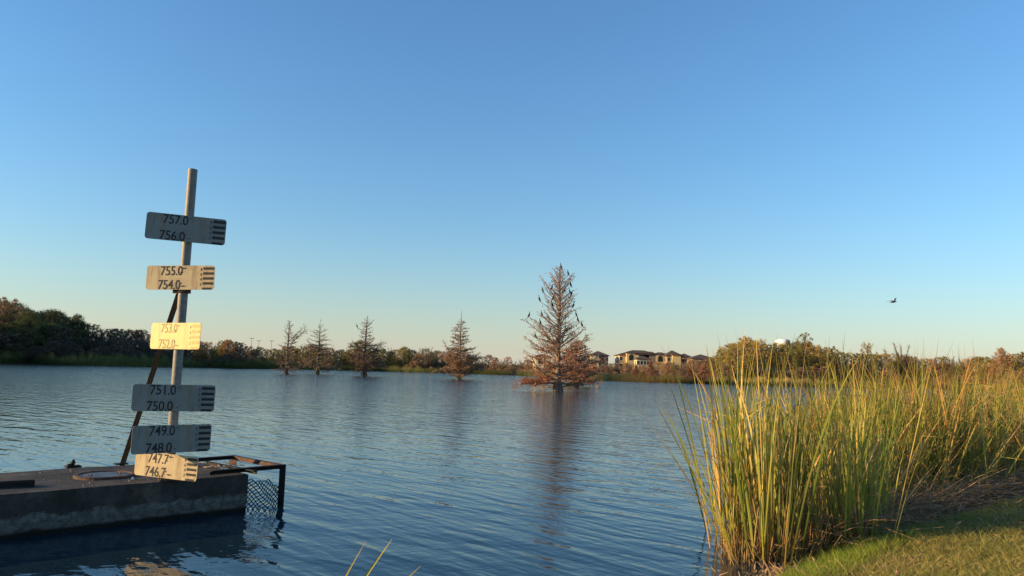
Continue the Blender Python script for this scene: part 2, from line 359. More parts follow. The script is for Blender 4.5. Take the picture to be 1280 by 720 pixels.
# ------------------------------------------------------------------ concrete platform
A45 = R(45)
PC = onz(308, 639.5, 0.0)                 # right front corner at the water
PTOP = 0.455
ax = Vector((math.cos(A45), math.sin(A45), 0)); bk = Vector((-math.sin(A45), math.cos(A45), 0))
PL, PD = 9.0, 1.72
def plat(s, d, z=PTOP): p = PC - ax * s + bk * d; return Vector((p.x, p.y, z))   # s metres from the right end, d behind the front edge
def rough_block(name, L, D, z0, z1, mat, parent):
    """a cast block with chipped, uneven edges; local x runs along it, y to the back"""
    xs = np.linspace(-L, 0, 181); zs = np.linspace(z0, z1, 12); ds = np.linspace(0, D, 20)
    b = Buf()
    def sheet(P, nu, nv, flip=False):
        f = []
        for i in range(nu - 1):
            for j in range(nv - 1):
                qd = (i * nv + j, (i + 1) * nv + j, (i + 1) * nv + j + 1, i * nv + j + 1)
                f.append(qd[::-1] if flip else qd)
        b.add(P.reshape(-1, 3), f)
    def chip(x): return 0.012 * np.abs(np.sin(x * 3.1) * np.sin(x * 7.7 + 1) * np.sin(x * 1.3)) + 0.006 * np.abs(np.sin(x * 23))
    X, Z = np.meshgrid(xs, zs, indexing='ij')
    t = np.clip((Z - (z1 - 0.05)) / 0.05, 0, 1)
    Y = 0.006 * wob(X, Z * 3, .3) + t * t * (0.012 + chip(X)) + np.where(Z < 0.02, 0.04, 0)
    sheet(np.stack([X, Y, Z - t * 0.0], -1), len(xs), len(zs))
    X, Yd = np.meshgrid(xs, ds, indexing='ij')
    fr = np.clip(1 - Yd / 0.06, 0, 1)
    Zt = z1 + 0.004 * wob(X, Yd, .5) * (1 - fr) - 0 * fr
    Yt = Yd + np.where(Yd < 1e-6, 0.012 + chip(X) + 0.006 * wob(X, z1 * 3, .3), 0)
    Zt = np.where(Yd < 1e-6, z1, Zt)
    sheet(np.stack([X, Yt, Zt], -1), len(xs), len(ds))
    Yq, Zq = np.meshgrid(np.linspace(0.02, D, 20), zs, indexing='ij')
    sheet(np.stack([Yq * 0 - 0.003 * np.abs(wob(Yq, Zq, .2)), Yq, Zq - 0.004], -1), 20, len(zs))
    sheet(np.stack([Yq * 0 - L, Yq, Zq], -1), 20, len(zs), True)
    X, Z = np.meshgrid(xs, zs, indexing='ij')
    sheet(np.stack([X, X * 0 + D, Z - 0.004], -1), len(xs), len(zs), True)
    me = b.mesh(name, mat); o = link(name, me, parent); return o
plt_ = empty('concrete_platform', (PC.x, PC.y, 0), A45)
tag(plt_, 'long dark stained concrete platform with pale mineral band standing in the lake', 'platform')
rough_block('concrete_block', PL, PD, -1.2, PTOP, M_CONC, plt_)
def plocal(px, py, z=PTOP):
    """platform coordinates of a point of its top"""
    p = onz(px, py, z) - PC; return Vector((p.x * ax.x + p.y * ax.y, p.x * bk.x + p.y * bk.y, z))
def pl_local(p): p = Vector(p) - PC; return Vector((p.x * ax.x + p.y * ax.y, p.x * bk.x + p.y * bk.y, p.z + PC.z))
# round iron hatch cover with raised rim
hc = plocal(131, 595.0)
def disc(buf, c, prof, k=40, a=0.0):
    f = []; v = []
    for i, (r_, z) in enumerate(prof):
        for j in range(k):
            t = 2 * math.pi * j / k; v.append((c[0] + r_ * math.cos(t), c[1] + r_ * math.sin(t), c[2] + z))
            if i: f.append(((i - 1) * k + j, (i - 1) * k + (j + 1) % k, i * k + (j + 1) % k, i * k + j))
    f.append(tuple((len(prof) - 1) * k + j for j in range(k)))
    buf.add(v, f, a)
hatch = empty('hatch_cover', (PC + ax * hc.x + bk * hc.y + Vector((0, 0, PTOP))), A45)
tag(hatch, 'round rusty iron hatch cover with raised rim set in the platform top', 'hatch cover')
b = Buf(); disc(b, (0, 0, 0), [(0.335, -0.02), (0.335, 0.022), (0.325, 0.028), (0.29, 0.028), (0.28, 0.014)]); b.f.pop()
b.build('rim', M_RUST, hatch)
M_LID = plain('worn_iron_lid', (0.10, 0.09, 0.085), 0.5, 0.5, 6, 0.3)
b = Buf(); disc(b, (0, 0, 0), [(0.279, -0.02), (0.279, 0.012), (0.272, 0.016)]); b.build('lid', M_LID, hatch)
for s_ in (-1, 1):
    b = Buf(); b.tube([(s_ * 0.16, -0.05, 0.014), (s_ * 0.16, -0.05, 0.035), (s_ * 0.16, 0.05, 0.035), (s_ * 0.16, 0.05, 0.014)], 0.007, 6); b.build('lifting_handle', M_RUST, hatch)
# anchor bracket with a stud
an = plocal(91, 584.5); ap = PC + ax * an.x + bk * an.y
anch = empty('anchor_bracket', (ap.x, ap.y, PTOP + 0.003), A45)
tag(anch, 'small rusty anchor bracket with upright stud near platform back edge', 'bracket')
b = Buf(); b.box((0, 0, 0.012), (0.17, 0.12, 0.024)); b.box((-0.03, 0, 0.036), (0.07, 0.06, 0.024)); b.build('base_plate', M_DARKSTEEL, anch)
b = Buf(); b.tube([(0, 0, 0.02), (0, 0, 0.10)], 0.018, 8, cap=True); b.tube([(0, 0, 0.05), (0, 0, 0.07)], 0.030, 6, cap=True); b.build('stud', M_DARKSTEEL, anch)
# steel channel lying at the left
c0, c1 = plocal(-40, 612), plocal(43, 607.5)
lo = empty('steel_channel', (PC + ax * c1.x + bk * c1.y + Vector((0, 0, PTOP + 0.004))), A45 + R(0))
tag(lo, 'dark steel channel lying on the platform at its left end', 'steel channel')
lo.rotation_euler.z = A45 + math.atan2((c1 - c0).y, (c1 - c0).x)
b = Buf(); b.box((-0.45, 0, 0.006), (0.9, 0.10, 0.012)); b.box((-0.45, -0.046, 0.035), (0.9, 0.008, 0.046)); b.box((-0.45, 0.046, 0.035), (0.9, 0.008, 0.046))
b.build('channel_profile', M_DARKSTEEL, lo)
# pebbles and chips on the platform
b = Buf()
for i in range(70):
    s_, d_ = rnd.uniform(0.1, 3.5), rnd.uniform(0.05, 1.6); r_ = rnd.uniform(0.004, 0.014)
    p = plat(s_, d_); b.box((p.x, p.y, PTOP + r_ * .5), (r_ * 2, r_ * 1.5, r_), rnd.random() * 3, rnd.random(), 0.6)
tag(b.build('concrete_chips', M_BARKPALE), 'loose chips and grit scattered on the concrete platform', 'grit', kind='stuff')
p = plocal(165.5, 599.6); b = Buf(); b.box((0, 0, 0.012), (0.035, 0.03, 0.024), 0.4, 0, 0.6)
o = b.build('pebble', plain('white_stone', (0.7, 0.68, 0.62)), loc=(PC + ax * p.x + bk * p.y + Vector((0, 0, PTOP + 0.004))))
tag(o, 'single white pebble on the platform in front of the lowest gauge plate', 'pebble')

# ------------------------------------------------------------------ gauge
GY = 8.98
gb = at(211.5, 590, GY)
gauge = empty('water_level_gauge', (gb.x, gb.y, PTOP))
tag(gauge, 'tall galvanised post with six angled water level plates and a dark brace on the platform', 'water gauge')
G0 = Vector(gauge.location)
ptop = at(238, 213, GY); ztop = ptop.z - PTOP; offx = 0.0
b = Buf(); k = 20
zs = np.linspace(-0.0, ztop, 12); b.tube([(0, 0, z) for z in zs], 0.056, k)
b.build('post', M_GALV, gauge, smooth=True)
b = Buf(); b.tube([(0, 0, ztop - 0.01), (0, 0, ztop + 0.012)], 0.0555, k, cap=True); b.build('post_cap', M_GALV, gauge)
b = Buf(); b.box((0, 0, 0.008), (0.22, 0.22, 0.014), R(30))
b.build('foot_plate', M_RUST, gauge)
for i in range(4):
    a_ = R(30 + 45 + 90 * i); b = Buf(); b.tube([(0.12 * math.cos(a_), 0.12 * math.sin(a_), 0.015), (0.12 * math.cos(a_), 0.12 * math.sin(a_), 0.04)], 0.014, 6, cap=True)
    b.build('bolt', M_RUST, gauge)
# brace, an angle iron up to a clamp under the second plate
bt = at(221.5, 367, GY + 0.02) - G0; bb = onz(151, 580.5, PTOP) - G0
b = Buf(); b.angle(bb, bt, 0.055, 0.009, up=(0.2, -1, 0.1)); b.build('brace', M_DARKSTEEL, gauge)
b = Buf(); b.box((bb.x, bb.y, 0.008), (0.16, 0.12, 0.016), A45); b.build('brace_foot', M_DARKSTEEL, gauge)
cz = at(229, 364.5, GY).z - PTOP
b = Buf()
an_ = np.linspace(0, 2 * math.pi, 21)
for zz in (cz - 0.012, cz + 0.018):
    b.tube([(0.064 * math.cos(t), 0.064 * math.sin(t), zz) for t in an_], 0.008, 6)
b.box((-0.085, -0.02, cz), (0.05, 0.05, 0.05)); b.box((0.08, -0.03, cz), (0.04, 0.03, 0.05))
b.build('clamp', M_RUST, gauge)

def rounded_plate(W_, H_, t, rc):
    P = []
    for cx, cz_, a0 in ((W_ / 2 - rc, H_ / 2 - rc, 0), (-W_ / 2 + rc, H_ / 2 - rc, 90), (-W_ / 2 + rc, -H_ / 2 + rc, 180), (W_ / 2 - rc, -H_ / 2 + rc, 270)):
        for s_ in range(6):
            a_ = R(a0 + s_ * 18); P.append((cx + rc * math.cos(a_), cz_ + rc * math.sin(a_)))
    n = len(P); b = Buf()
    v = [(x, -t / 2, z) for x, z in P] + [(x, t / 2, z) for x, z in P]
    b.add(v, [tuple(range(n))[::-1], tuple(range(n, 2 * n))] + [(i, (i + 1) % n, n + (i + 1) % n, n + i) for i in range(n)])
    return b
def text_mesh(s, size, xs=1.0, off=0.0, font_shear=0.0):
    c = bpy.data.curves.new('numeral', 'FONT'); c.body = s; c.size = size; c.resolution_u = 4; c.offset = off
    c.shear = font_shear; c.extrude = 0.0004; c.space_character = 0.96
    t = bpy.data.objects.new('tmp_text', c); COL.objects.link(t)
    bpy.context.view_layer.update()
    me = bpy.data.meshes.new_from_object(t.evaluated_get(bpy.context.evaluated_depsgraph_get()))
    bpy.data.objects.remove(t); bpy.data.curves.remove(c)
    n = len(me.vertices); co = np.empty(n * 3); me.vertices.foreach_get('co', co); co = co.reshape(-1, 3)
    co[:, 0] = (co[:, 0] - co[:, 0].min()) * xs; co = co[:, [0, 2, 1]]; co[:, 1] *= -1
    me.vertices.foreach_set('co', co.ravel()); me.update(); return me
PLW, PLH, PT = 0.868, 0.315, 0.006
# centre px, centre py, yaw, width, upper and lower number, materials
plates = [
    (233.0, 286.0, 20, 0.90, 0.325, '757.0', '756.0', M_PLATE_SHADED, M_BLACK, M_BLACK, 'grey white gauge plate in shade reading 757.0 and 756.0', 1.0),
    (225.5, 347.0, -5, 0.86, 0.295, '755.0', '754.0', M_PLATE_SUNLIT, M_BLACK, M_BLACK, 'sunlit tan gauge plate reading 755.0 and 754.0', -1.0),
    (219.0, 420.0, -26, 0.845, 0.315, '753.0', '752.0', M_PLATE_GLARE, M_FAINT, M_FAINTNUM, 'bright yellow lit gauge plate with faint 753.0 and 752.0', 0),
    (217.8, 497.5, 21, 0.90, 0.315, '751.0', '750.0', M_PLATE_SHADED, M_BLACK, M_BLACK, 'grey gauge plate in shade reading 751.0 and 750.0', 0),
    (215.5, 548.5, 40, 0.875, 0.32, '749.0', '748.0', M_PLATE_SHADED, M_BLACK, M_BLACK, 'tilted grey gauge plate in shade reading 749.0 and 748.0', 0),
    (207.5, 582.5, -15, 0.86, 0.28, '747.7', '746.7', M_PLATE_SUNLIT, M_BLACK, M_BLACK, 'lowest sunlit cream gauge plate reading 747.7 and 746.7', 2.0)]
for i, (cx, cy, yaw, w_, h_, t1, t2, mp, mb, mn, lab, tilt) in enumerate(plates):
    Yp = GY - 0.075 - (0.06 if i == 5 else 0.05 if i == 4 else 0.0)
    if i == 5: Yp = GY - 0.16
    c = at(cx, cy, Yp) - G0
    if i == 4: c = at(cx, cy, GY - 0.20) - G0
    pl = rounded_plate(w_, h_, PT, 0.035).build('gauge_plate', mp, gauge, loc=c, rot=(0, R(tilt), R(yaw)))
    pl['label'] = lab
    fy = -PT / 2 - 0.0016
    for s_, top in ((t1, True), (t2, False)):
        me = text_mesh(s_, 0.160, 0.84, 0.0014); me.materials.append(mn)
        zb = (h_ / 2 - 0.118) if top else (-h_ / 2 + 0.008)
        o = link('number', me, pl, loc=(-w_ / 2 + w_ * (0.205 if top else 0.18), fy, zb))
        b = Buf()      # small pointer after the number
        xx = -w_ / 2 + w_ * (0.54 if i != 5 else 0.555); zz = zb + (0.085 if top else 0.035)
        b.add([(xx - 0.03, fy, zz), (xx, fy, zz - 0.010), (xx + 0.045, fy, zz - 0.002), (xx + 0.045, fy, zz + 0.002), (xx, fy, zz + 0.010)], [(0, 1, 2, 3, 4)])
        if i in (1, 2, 5): b.build('pointer_mark', mn, pl)
        else:
            b = Buf(); b.box((xx, fy, zz), (0.022, 0.0008, 0.008)); b.build('pointer_mark', mn, pl)
    bw = w_ * 0.155
    for j in range(5):
        zz = h_ / 2 - h_ * (0.125 + 0.205 * j) ; bh = h_ * (0.10 if j < 4 else 0.085)
        if j == 4: zz = -h_ / 2 + bh / 2 + 0.001
        b = Buf(); b.box((w_ / 2 - bw / 2 - 0.012 + (-0.01 if j == 4 else 0), fy, zz), (bw - (0.02 if j == 4 else 0), 0.0008, bh)); b.build('scale_bar', mb, pl)
        if j < 4:
            me = text_mesh('8642'[j], 0.05, 0.8); me.materials.append(mn)
            link('small_number', me, pl, loc=(w_ / 2 - bw - 0.045, fy, zz - 0.028))
    for dz in (-h_ * 0.22, h_ * 0.22):     # bolts holding it to the post
        b = Buf(); b.tube([(0.0, fy + 0.001, dz), (0.0, fy - 0.006, dz)], 0.007, 6, cap=True); b.build('bolt', M_GALV, pl)
    # bracket behind
    cc = Vector((0, 0, c.z)); b = Buf(); b.beam((c.x, c.y + 0.012, c.z), (cc.x, cc.y, cc.z), 0.05, 0.05); b.build('plate_bracket', M_GALV, gauge)

# ------------------------------------------------------------------ rusty steel frame with netting at the platform's end
def frame_pt(px, py, z): return onz(px, py, z)
fr = empty('steel_frame', (PC.x, PC.y, 0))  # an angle iron frame, its use unknown
tag(fr, 'rusty angle iron frame jutting out past the platform end over the water', 'steel frame')
O = Vector((PC.x, PC.y, 0))
zf = PTOP + 0.05
Pa = frame_pt(352, 583, zf); Pb = frame_pt(318, 590, zf - 0.0); Pc_ = frame_pt(289, 571.5, zf + 0.04)
Pd = frame_pt(236, 575.5, zf + 0.03); Pe = frame_pt(250, 593, zf)
def am(name, p, q, w=0.05, mat=M_RUST, t=0.009, flip=1, up=(0, 0, 1)):
    b = Buf(); b.angle(Vector(p) - O, Vector(q) - O, w, t, up, flip); return b.build(name, mat, fr)
am('rail', Pd, Pc_, 0.055, M_DARKSTEEL)
am('rail', Pc_ + Vector((-.01, 0, 0)), Pa + Vector((-.03, -.02, 0.0)), 0.055, M_RUST, flip=-1)
am('rail', frame_pt(262, 591, zf), Pa, 0.06, M_DARKSTEEL)
am('rail', frame_pt(258, 578, zf + .005), frame_pt(321, 590.5, zf - .005), 0.045, M_DARKSTEEL)
pb = Pa + Vector((-0.02, 0.0, 0)); b = Buf(); b.angle(Vector((pb.x, pb.y, -0.9)) - O, Vector((pb.x, pb.y, zf + .03)) - O, 0.07, 0.012, up=(0.3, -1, 0)); b.build('post', M_DARKSTEEL, fr)
b = Buf(); q_ = frame_pt(291, 578, zf + 0.02) - O; b.box((q_.x, q_.y, q_.z), (0.12, 0.01, 0.07), R(-20)); b.build('gusset_plate', M_RUST, fr)
# chain-link netting between platform end and post
n0 = Vector((PC.x - 0.03, PC.y + 0.05, 0)); n1 = Vector((pb.x + 0.05, pb.y + 0.0, 0))
b = Buf(); L_ = (n1 - n0).length; dn = (n1 - n0).normalized(); nrm_ = Vector((-dn.y, dn.x, 0))
cell = 0.062; nz = 9
def sag(u): return 0.42 - 0.12 * u / L_ - .03 * math.sin(u * 17)
for k_ in range(-10, int(L_ / cell) + 10):
    for sgn in (-1, 1):
        pts = []
        for j in range(0, nz * 2 + 1):
            u = k_ * cell + sgn * j * cell / 2; z = -0.06 + j * 0.030
            if 0 <= u <= L_ and z < sag(u):
                w = 0.035 * math.sin(u * 12 + z * 9) + 0.02 * math.sin(u * 31 + z * 23) + 0.006 * sgn
                p = n0 + dn * u + nrm_ * w; pts.append((p.x - O.x, p.y - O.y, z + 0.01 * math.sin(u * 21)))
        if len(pts) > 1: b.tube(pts, 0.0062, 4)
nb_ = b.build('wire_netting', plain('black_coated_wire', (0.008, 0.008, 0.008), 0.95), fr); nb_['kind'] = 'stuff'; nb_['label'] = 'sagging dark chain link netting'
b = Buf()
for s_ in range(9):
    base = Vector(frame_pt(rnd.uniform(253, 282), rnd.uniform(580, 588), zf)); pts = []
    d_ = Vector((rnd.uniform(-1, 1), rnd.uniform(-.6, .6), 0)).normalized()
    for j in range(7): pts.append(tuple(base - O + d_ * (j * 0.045) + Vector((rnd.uniform(-.02, .02), rnd.uniform(-.02, .02), 0.02 + 0.03 * math.sin(j + s_) * rnd.random()))))
    b.tube(pts, 0.0045, 4)
o = b.build('tangled_wire', plain('pale_rusty_wire', (0.42, 0.27, 0.18), 0.5, 0.4), fr)

# ------------------------------------------------------------------ cypress trees standing in the lake
def rot_about(v, axis, ang):
    axis = axis / (np.linalg.norm(axis) + 1e-9)
    return v * math.cos(ang) + np.cross(axis, v) * math.sin(ang) + axis * np.dot(axis, v) * (1 - math.cos(ang))
def cypress(H, tr, profile, nb, asc, leaf, seed, fork=None, twig=1.0, low=0.06, leafsize=0.10, sect=None, tk=1.0):
    """trunk+limbs, twigs and needles of a bald cypress; profile(t)=crown half width, asc(t)=rise of the boughs"""
    r = np.random.default_rng(seed)
    T = Buf(); Tw = Buf(); leaves = []; ltone = []
    zz = np.linspace(0, 1, 22)
    lean = np.cumsum(r.normal(0, 0.012, 22)) * H * 0.12
    lean2 = np.cumsum(r.normal(0, 0.012, 22)) * H * 0.12
    rad = tr * (1 - zz) ** 0.85 + 0.02
    rad = rad + tr * 0.95 * np.exp(-zz * H / 0.38)
    P = np.stack([lean - lean[0], lean2 - lean2[0], zz * H - 0.3], 1)
    T.tube(P, rad, 12)
    for k_ in range(7):            # buttress flutes
        a = k_ * 2 * math.pi / 7 + r.uniform(-.2, .2)
        T.tube([(math.cos(a) * tr * 1.9, math.sin(a) * tr * 1.9, -0.4), (math.cos(a) * tr * 1.55, math.sin(a) * tr * 1.55, 0.35), (math.cos(a) * tr * 0.95, math.sin(a) * tr * 0.95, 1.1), (math.cos(a) * tr * 0.6, math.sin(a) * tr * 0.6, 1.8)],
               [tr * .55, tr * .42, tr * .3, tr * .1], 6)
    def axis_at(t): return np.array([np.interp(t, zz, P[:, 0]), np.interp(t, zz, P[:, 1]), t * H - 0.3])
    def leafrow(p, d, n, spread, tone):
        for _ in range(n):
            leaves.append((p + r.normal(0, spread, 3) + d * r.uniform(0, .25), r.normal(0, 1, 3) + d * 1.5)); ltone.append(tone)
    def bough(p0, d, L, r0, lv, dens):
        n = max(4, int(L / 0.35)); pts = [p0]; dd = d.copy(); cur = p0.copy()
        for i in range(n):
            dd = dd + r.normal(0, 0.09, 3); dd[2] += 0.02 if lv == 0 else 0.01
            dd /= np.linalg.norm(dd); cur = cur + dd * L / n; pts.append(cur)
        pts = np.array(pts); rr_ = r0 * (1 - np.linspace(0, 1, n + 1)) ** 0.8 + 0.008 * tk
        (T if r0 > 0.035 else Tw).tube(pts, rr_, 5 if r0 > 0.035 else 3)
        tone = r.uniform(0, 1)
        m = max(3, int(L * 5.2 * twig))
        for k_ in range(m):
            f = 0.18 + 0.82 * (k_ + r.uniform(0, 1)) / m
            i = min(n - 1, int(f * n)); p = pts[i] + (pts[i + 1] - pts[i]) * (f * n - i)
            dr = pts[i + 1] - pts[i]; dr /= np.linalg.norm(dr)
            side = np.cross(dr, [0, 0, 1]); side /= np.linalg.norm(side) + 1e-6
            s = side * r.choice([-1, 1]) + dr * r.uniform(.5, 1.1) + np.array([0, 0, 1]) * r.normal(0.05, 0.35)
            s /= np.linalg.norm(s); l2 = L * r.uniform(.16, .36) * (1.15 - f * .7)
            if lv == 0 and l2 > 0.7:
                bough(p, s, l2, 0.018, 1, dens)
            else:
                q = p + s * l2 + np.array([0, 0, -0.04 * l2]); mid = (p + q) / 2 + r.normal(0, 0.03, 3)
                Tw.tube([p, mid, q], [0.010 * tk, 0.008 * tk, 0.004 * tk], 3)
                c = int(leaf * dens * l2 * 6 + r.uniform(0, 1))
                for z_ in range(c): leafrow(p + (q - p) * r.uniform(.2, 1), s, 1, 0.05, tone)
    for k_ in range(nb):
        t = low + (1 - low) * ((k_ + r.uniform(0, 1)) / nb) ** 1.05 * 0.985
        a = k_ * 2.399 + r.normal(0, 0.4)
        w = profile(t, a) * r.uniform(.62, 1.12)
        if w < 0.08: continue
        e = asc(t) + r.normal(0, 0.10)
        d = np.array([math.cos(a) * math.cos(e), math.sin(a) * math.cos(e), math.sin(e)])
        bough(axis_at(t), d, min(max(.25, w / max(.35, math.cos(e))), (1.02 - t) * H * .75 + .25), max(0.014, min(tr * .38, 0.022 + w * .016)) , 0, 1.0 if sect is None else sect(t, a))
    for (t, a, e, L, rr0) in (fork or []):
        d = np.array([math.cos(a) * math.cos(e), math.sin(a) * math.cos(e), math.sin(e)])
        bough(axis_at(t), d, L, rr0, 0, 0.7)
    if leaves:
        lp = np.array([x[0] for x in leaves]); ld = np.array([x[1] for x in leaves])
        ld /= np.linalg.norm(ld, axis=1, keepdims=True); sd = np.cross(ld, r.normal(0, 1, ld.shape)); sd /= np.linalg.norm(sd, axis=1, keepdims=True)
        ls = leafsize * r.uniform(.6, 1.5, (len(lp), 1))
        v = np.stack([lp - sd * ls * .3, lp + sd * ls * .3, lp + ld * ls * 1.6], 1).reshape(-1, 3)
        tri = np.arange(len(v)).reshape(-1, 3)
        return T, Tw, v, tri, np.repeat(np.array(ltone), 3)
    return T, Tw, None, None, None

def place_cypress(name, label, px, py, top_py, mats, topx=None, group='cypress trees standing in the lake', **k):
    p = onz(px, py, 0.0); H = hgt(px, top_py, p.y)
    T, Tw, v, tri, tone = cypress(H=H + 0.3, **k)
    root = empty(name, (p.x, p.y, 0)); tag(root, label, 'cypress', group)
    T.build('trunk', mats[0], root, smooth=True)
    t2 = Tw.build('crown', mats[1], root)
    if v is not None:
        link('foliage', fast_mesh('foliage', v, tri, tone, mats[2]), root)
    return root, p, H

def prof_big(t, a):
    x = np.interp(t, [0, .05, .09, .2, .32, .40, .5, .62, .75, .87, .95, 1], [0, 3.4, 5.0, 4.3, 3.1, 2.3, 2.0, 2.1, 2.0, 1.45, .9, .3])
    if t > 0.33 and t < 0.62 and math.sin(a * 1.0) > 2: x *= .6
    return x
big, pbig, Hbig = place_cypress('cypress_tree', 'tallest rusty brown cypress in the lake with dark birds on its branches', 697, 489.0, 334,
    (M_BARKPALE, M_TWIG, M_RUSTLEAF), tr=0.27, profile=prof_big, nb=104, seed=5, leaf=1.75, low=.05, twig=1.05, leafsize=.10, sect=lambda t, a: (.35 + .9 * max(0, math.sin(a * 2 + t * 17))) if t > .33 else 1.15,
    asc=lambda t: np.interp(t, [0, .12, .3, .45, .7, 1], [.0, .14, .42, .75, .85, .85]),
    fork=[(.33, 3.0, .95, 3.9, .07), (.36, 0.2, .98, 3.6, .07), (.38, 3.3, .55, 4.2, .06), (.30, 2.2, 1.1, 4.6, .06), (.45, 5.2, 1.05, 2.6, .05), (.36, .1, .5, 3.2, .05)])
# low bright rust bough at the left of the big cypress
rb = np.random.default_rng(3); cl = []
for k_ in range(1500):
    u = rb.uniform(0, 1); cl.append((-0.9 - 2.5 * u + rb.normal(0, .25), -0.9 + rb.normal(0, .75), 1.15 - 0.30 * u + .25 * math.sin(u * 9) * .4 + rb.normal(0, .17)))
cl = np.array(cl); dd_ = rb.normal(0, 1, cl.shape); dd_[:, 0] -= 1; dd_ /= np.linalg.norm(dd_, axis=1, keepdims=True)
sd_ = np.cross(dd_, rb.normal(0, 1, cl.shape)); sd_ /= np.linalg.norm(sd_, axis=1, keepdims=True)
v = np.stack([cl - sd_ * .04, cl + sd_ * .04, cl + dd_ * .18], 1).reshape(-1, 3)
o = link('foliage', fast_mesh('foliage', v, np.arange(len(v)).reshape(-1, 3), rb.uniform(0, 1, len(v)), M_RUSTBRIGHT), big)
o['label'] = 'low bright rust red bough on the left'

place_cypress('cypress_tree', 'low spreading rusty cypress behind the tallest one on its right', 720, 482.5, 424,
    (M_BARK, M_TWIG, M_RUSTLEAF), tr=0.22, profile=lambda t, a: np.interp(t, [0, .1, .3, .6, .85, 1], [0, 3.4, 5.0, 4.3, 3.0, .6]), nb=90, seed=8, tk=1.3, leaf=1.9, low=.1,
    asc=lambda t: np.interp(t, [0, .3, 1], [.0, .2, .45]), leafsize=.17)
place_cypress('cypress_tree', 'conical brown cypress with bare spire tip, fourth from left in the lake', 573.5, 474, 388,
    (M_BARKPALE, M_TWIG, M_BROWNLEAF), tr=0.26, profile=lambda t, a: np.interp(t, [0, .04, .1, .25, .42, .5, .7, .84, .86, 1], [0, 2.6, 4.6, 4.9, 3.6, 2.3, 1.9, .7, .06, .02]), nb=120, seed=12, tk=1.6, leaf=1.7, low=.03,
    asc=lambda t: np.interp(t, [0, .1, .5, 1], [.35, .12, .1, .35]), leafsize=.17)
place_cypress('cypress_tree', 'dark brown ragged topped cypress before green dome tree, third from left', 455, 470, 394,
    (M_BARK, M_TWIGDARK, M_GREYNEEDLE), tr=0.33, profile=lambda t, a: np.interp(t, [0, .06, .14, .3, .5, .6, .8, 1], [0, 2.4, 5.2, 5.2, 3.8, 1.8, 1.2, .2]), nb=92, seed=21, tk=1.4, leaf=.8, low=.08,
    asc=lambda t: np.interp(t, [0, .2, .6, 1], [.0, .1, .2, .5]), leafsize=.18, fork=[(.72, 3.3, .25, 2.3, .04), (.8, .5, .9, 2.2, .03), (.5, 0.1, .25, 4.4, .04)])
place_cypress('cypress_tree', 'slim bare cypress with sparse layered boughs, second from left in the lake', 396.5, 467.5, 404,
    (M_BARK, M_TWIGDARK, M_GREYNEEDLE), tr=0.26, profile=lambda t, a: np.interp(t, [0, .06, .14, .35, .6, .8, .93, 1], [0, 2.4, 5.4, 4.8, 3.4, 2.6, 1.2, .1]), nb=60, seed=31, tk=1.5, leaf=.4, low=.08,
    asc=lambda t: np.interp(t, [0, .2, .6, 1], [.0, .06, .12, .3]), leafsize=.16, fork=[(.97, 1, 1.5, 1.5, .02)])
place_cypress('cypress_tree', 'leftmost dark bare cypress with split crooked top in the lake', 357.5, 467.5, 400,
    (M_BARK, M_TWIGDARK, M_GREYNEEDLE), tr=0.24, profile=lambda t, a: np.interp(t, [0, .06, .14, .3, .5, .65, .8, 1], [0, 2.4, 4.8, 3.8, 2.3, 1.5, 1.2, .3]), nb=62, seed=44, tk=1.5, leaf=.5, low=.08,
    asc=lambda t: np.interp(t, [0, .2, .6, 1], [.0, .1, .3, .7]), leafsize=.17, fork=[(.45, .1, .95, 6.2, .06), (.6, .2, .85, 4.2, .04), (.7, 2.8, .9, 2.6, .04)])

# ------------------------------------------------------------------ birds
M_BIRD = plain('black_plumage', (0.012, 0.012, 0.014), 0.6, 0.3)
M_BEAK = plain('horn_beak', (0.25, 0.16, 0.07), 0.5)
def perched_bird_mesh():
    b = Buf()
    pts = [(-0.20, 0, -0.10), (-0.14, 0, 0.0), (-0.06, 0, 0.13), (0.0, 0, 0.27), (0.03, 0, 0.40), (0.04, 0, 0.50), (0.04, 0, 0.60), (0.07, 0, 0.66), (0.11, 0, 0.675), (0.14, 0, 0.67)]
    b.tube(pts, [.02, .06, .11, .12, .085, .045, .036, .042, .036, .008], 10, cap=True)
    return b.mesh('body', M_BIRD, True)
BB = perched_bird_mesh()
b = Buf(); b.tube([(-0.16, 0, -0.04), (-0.26, 0, -0.20), (-0.30, 0, -0.27)], [.05, .035, .012], 6, cap=True); BT = b.mesh('tail', M_BIRD)
b = Buf(); b.tube([(0.135, 0, 0.67), (0.19, 0, 0.672), (0.215, 0, 0.66)], [.016, .010, .003], 5, cap=True); BK = b.mesh('beak', M_BEAK)
def leg_mesh(s):
    b = Buf(); b.tube([(-0.03, s * 0.05, 0.08), (-0.03, s * 0.055, -0.03)], [.02, .012], 5); b.tube([(-0.05, s * 0.055, -0.03), (0.05, s * 0.07, -0.035)], [.014, .006], 4, cap=True); return b.mesh('leg', M_BIRD)
BL = [leg_mesh(-1), leg_mesh(1)]
def wing_mesh(s):
    b = Buf(); b.tube([(0.0, s * .10, .32), (-.09, s * .115, .15), (-.20, s * .07, -.06)], [.035, .055, .01], 6, cap=True); return b.mesh('wing', M_BIRD)
BW = [wing_mesh(-1), wing_mesh(1)]
def perched(p, rz, label, group, sc=1.0):
    t = empty('cormorant', p, rz); t.scale = (sc,) * 3; tag(t, label, 'bird', group)
    link('body', BB, t); link('tail', BT, t); link('beak', BK, t)
    for m_ in BL: link('leg', m_, t)
    for m_ in BW: link('wing', m_, t)
    return t
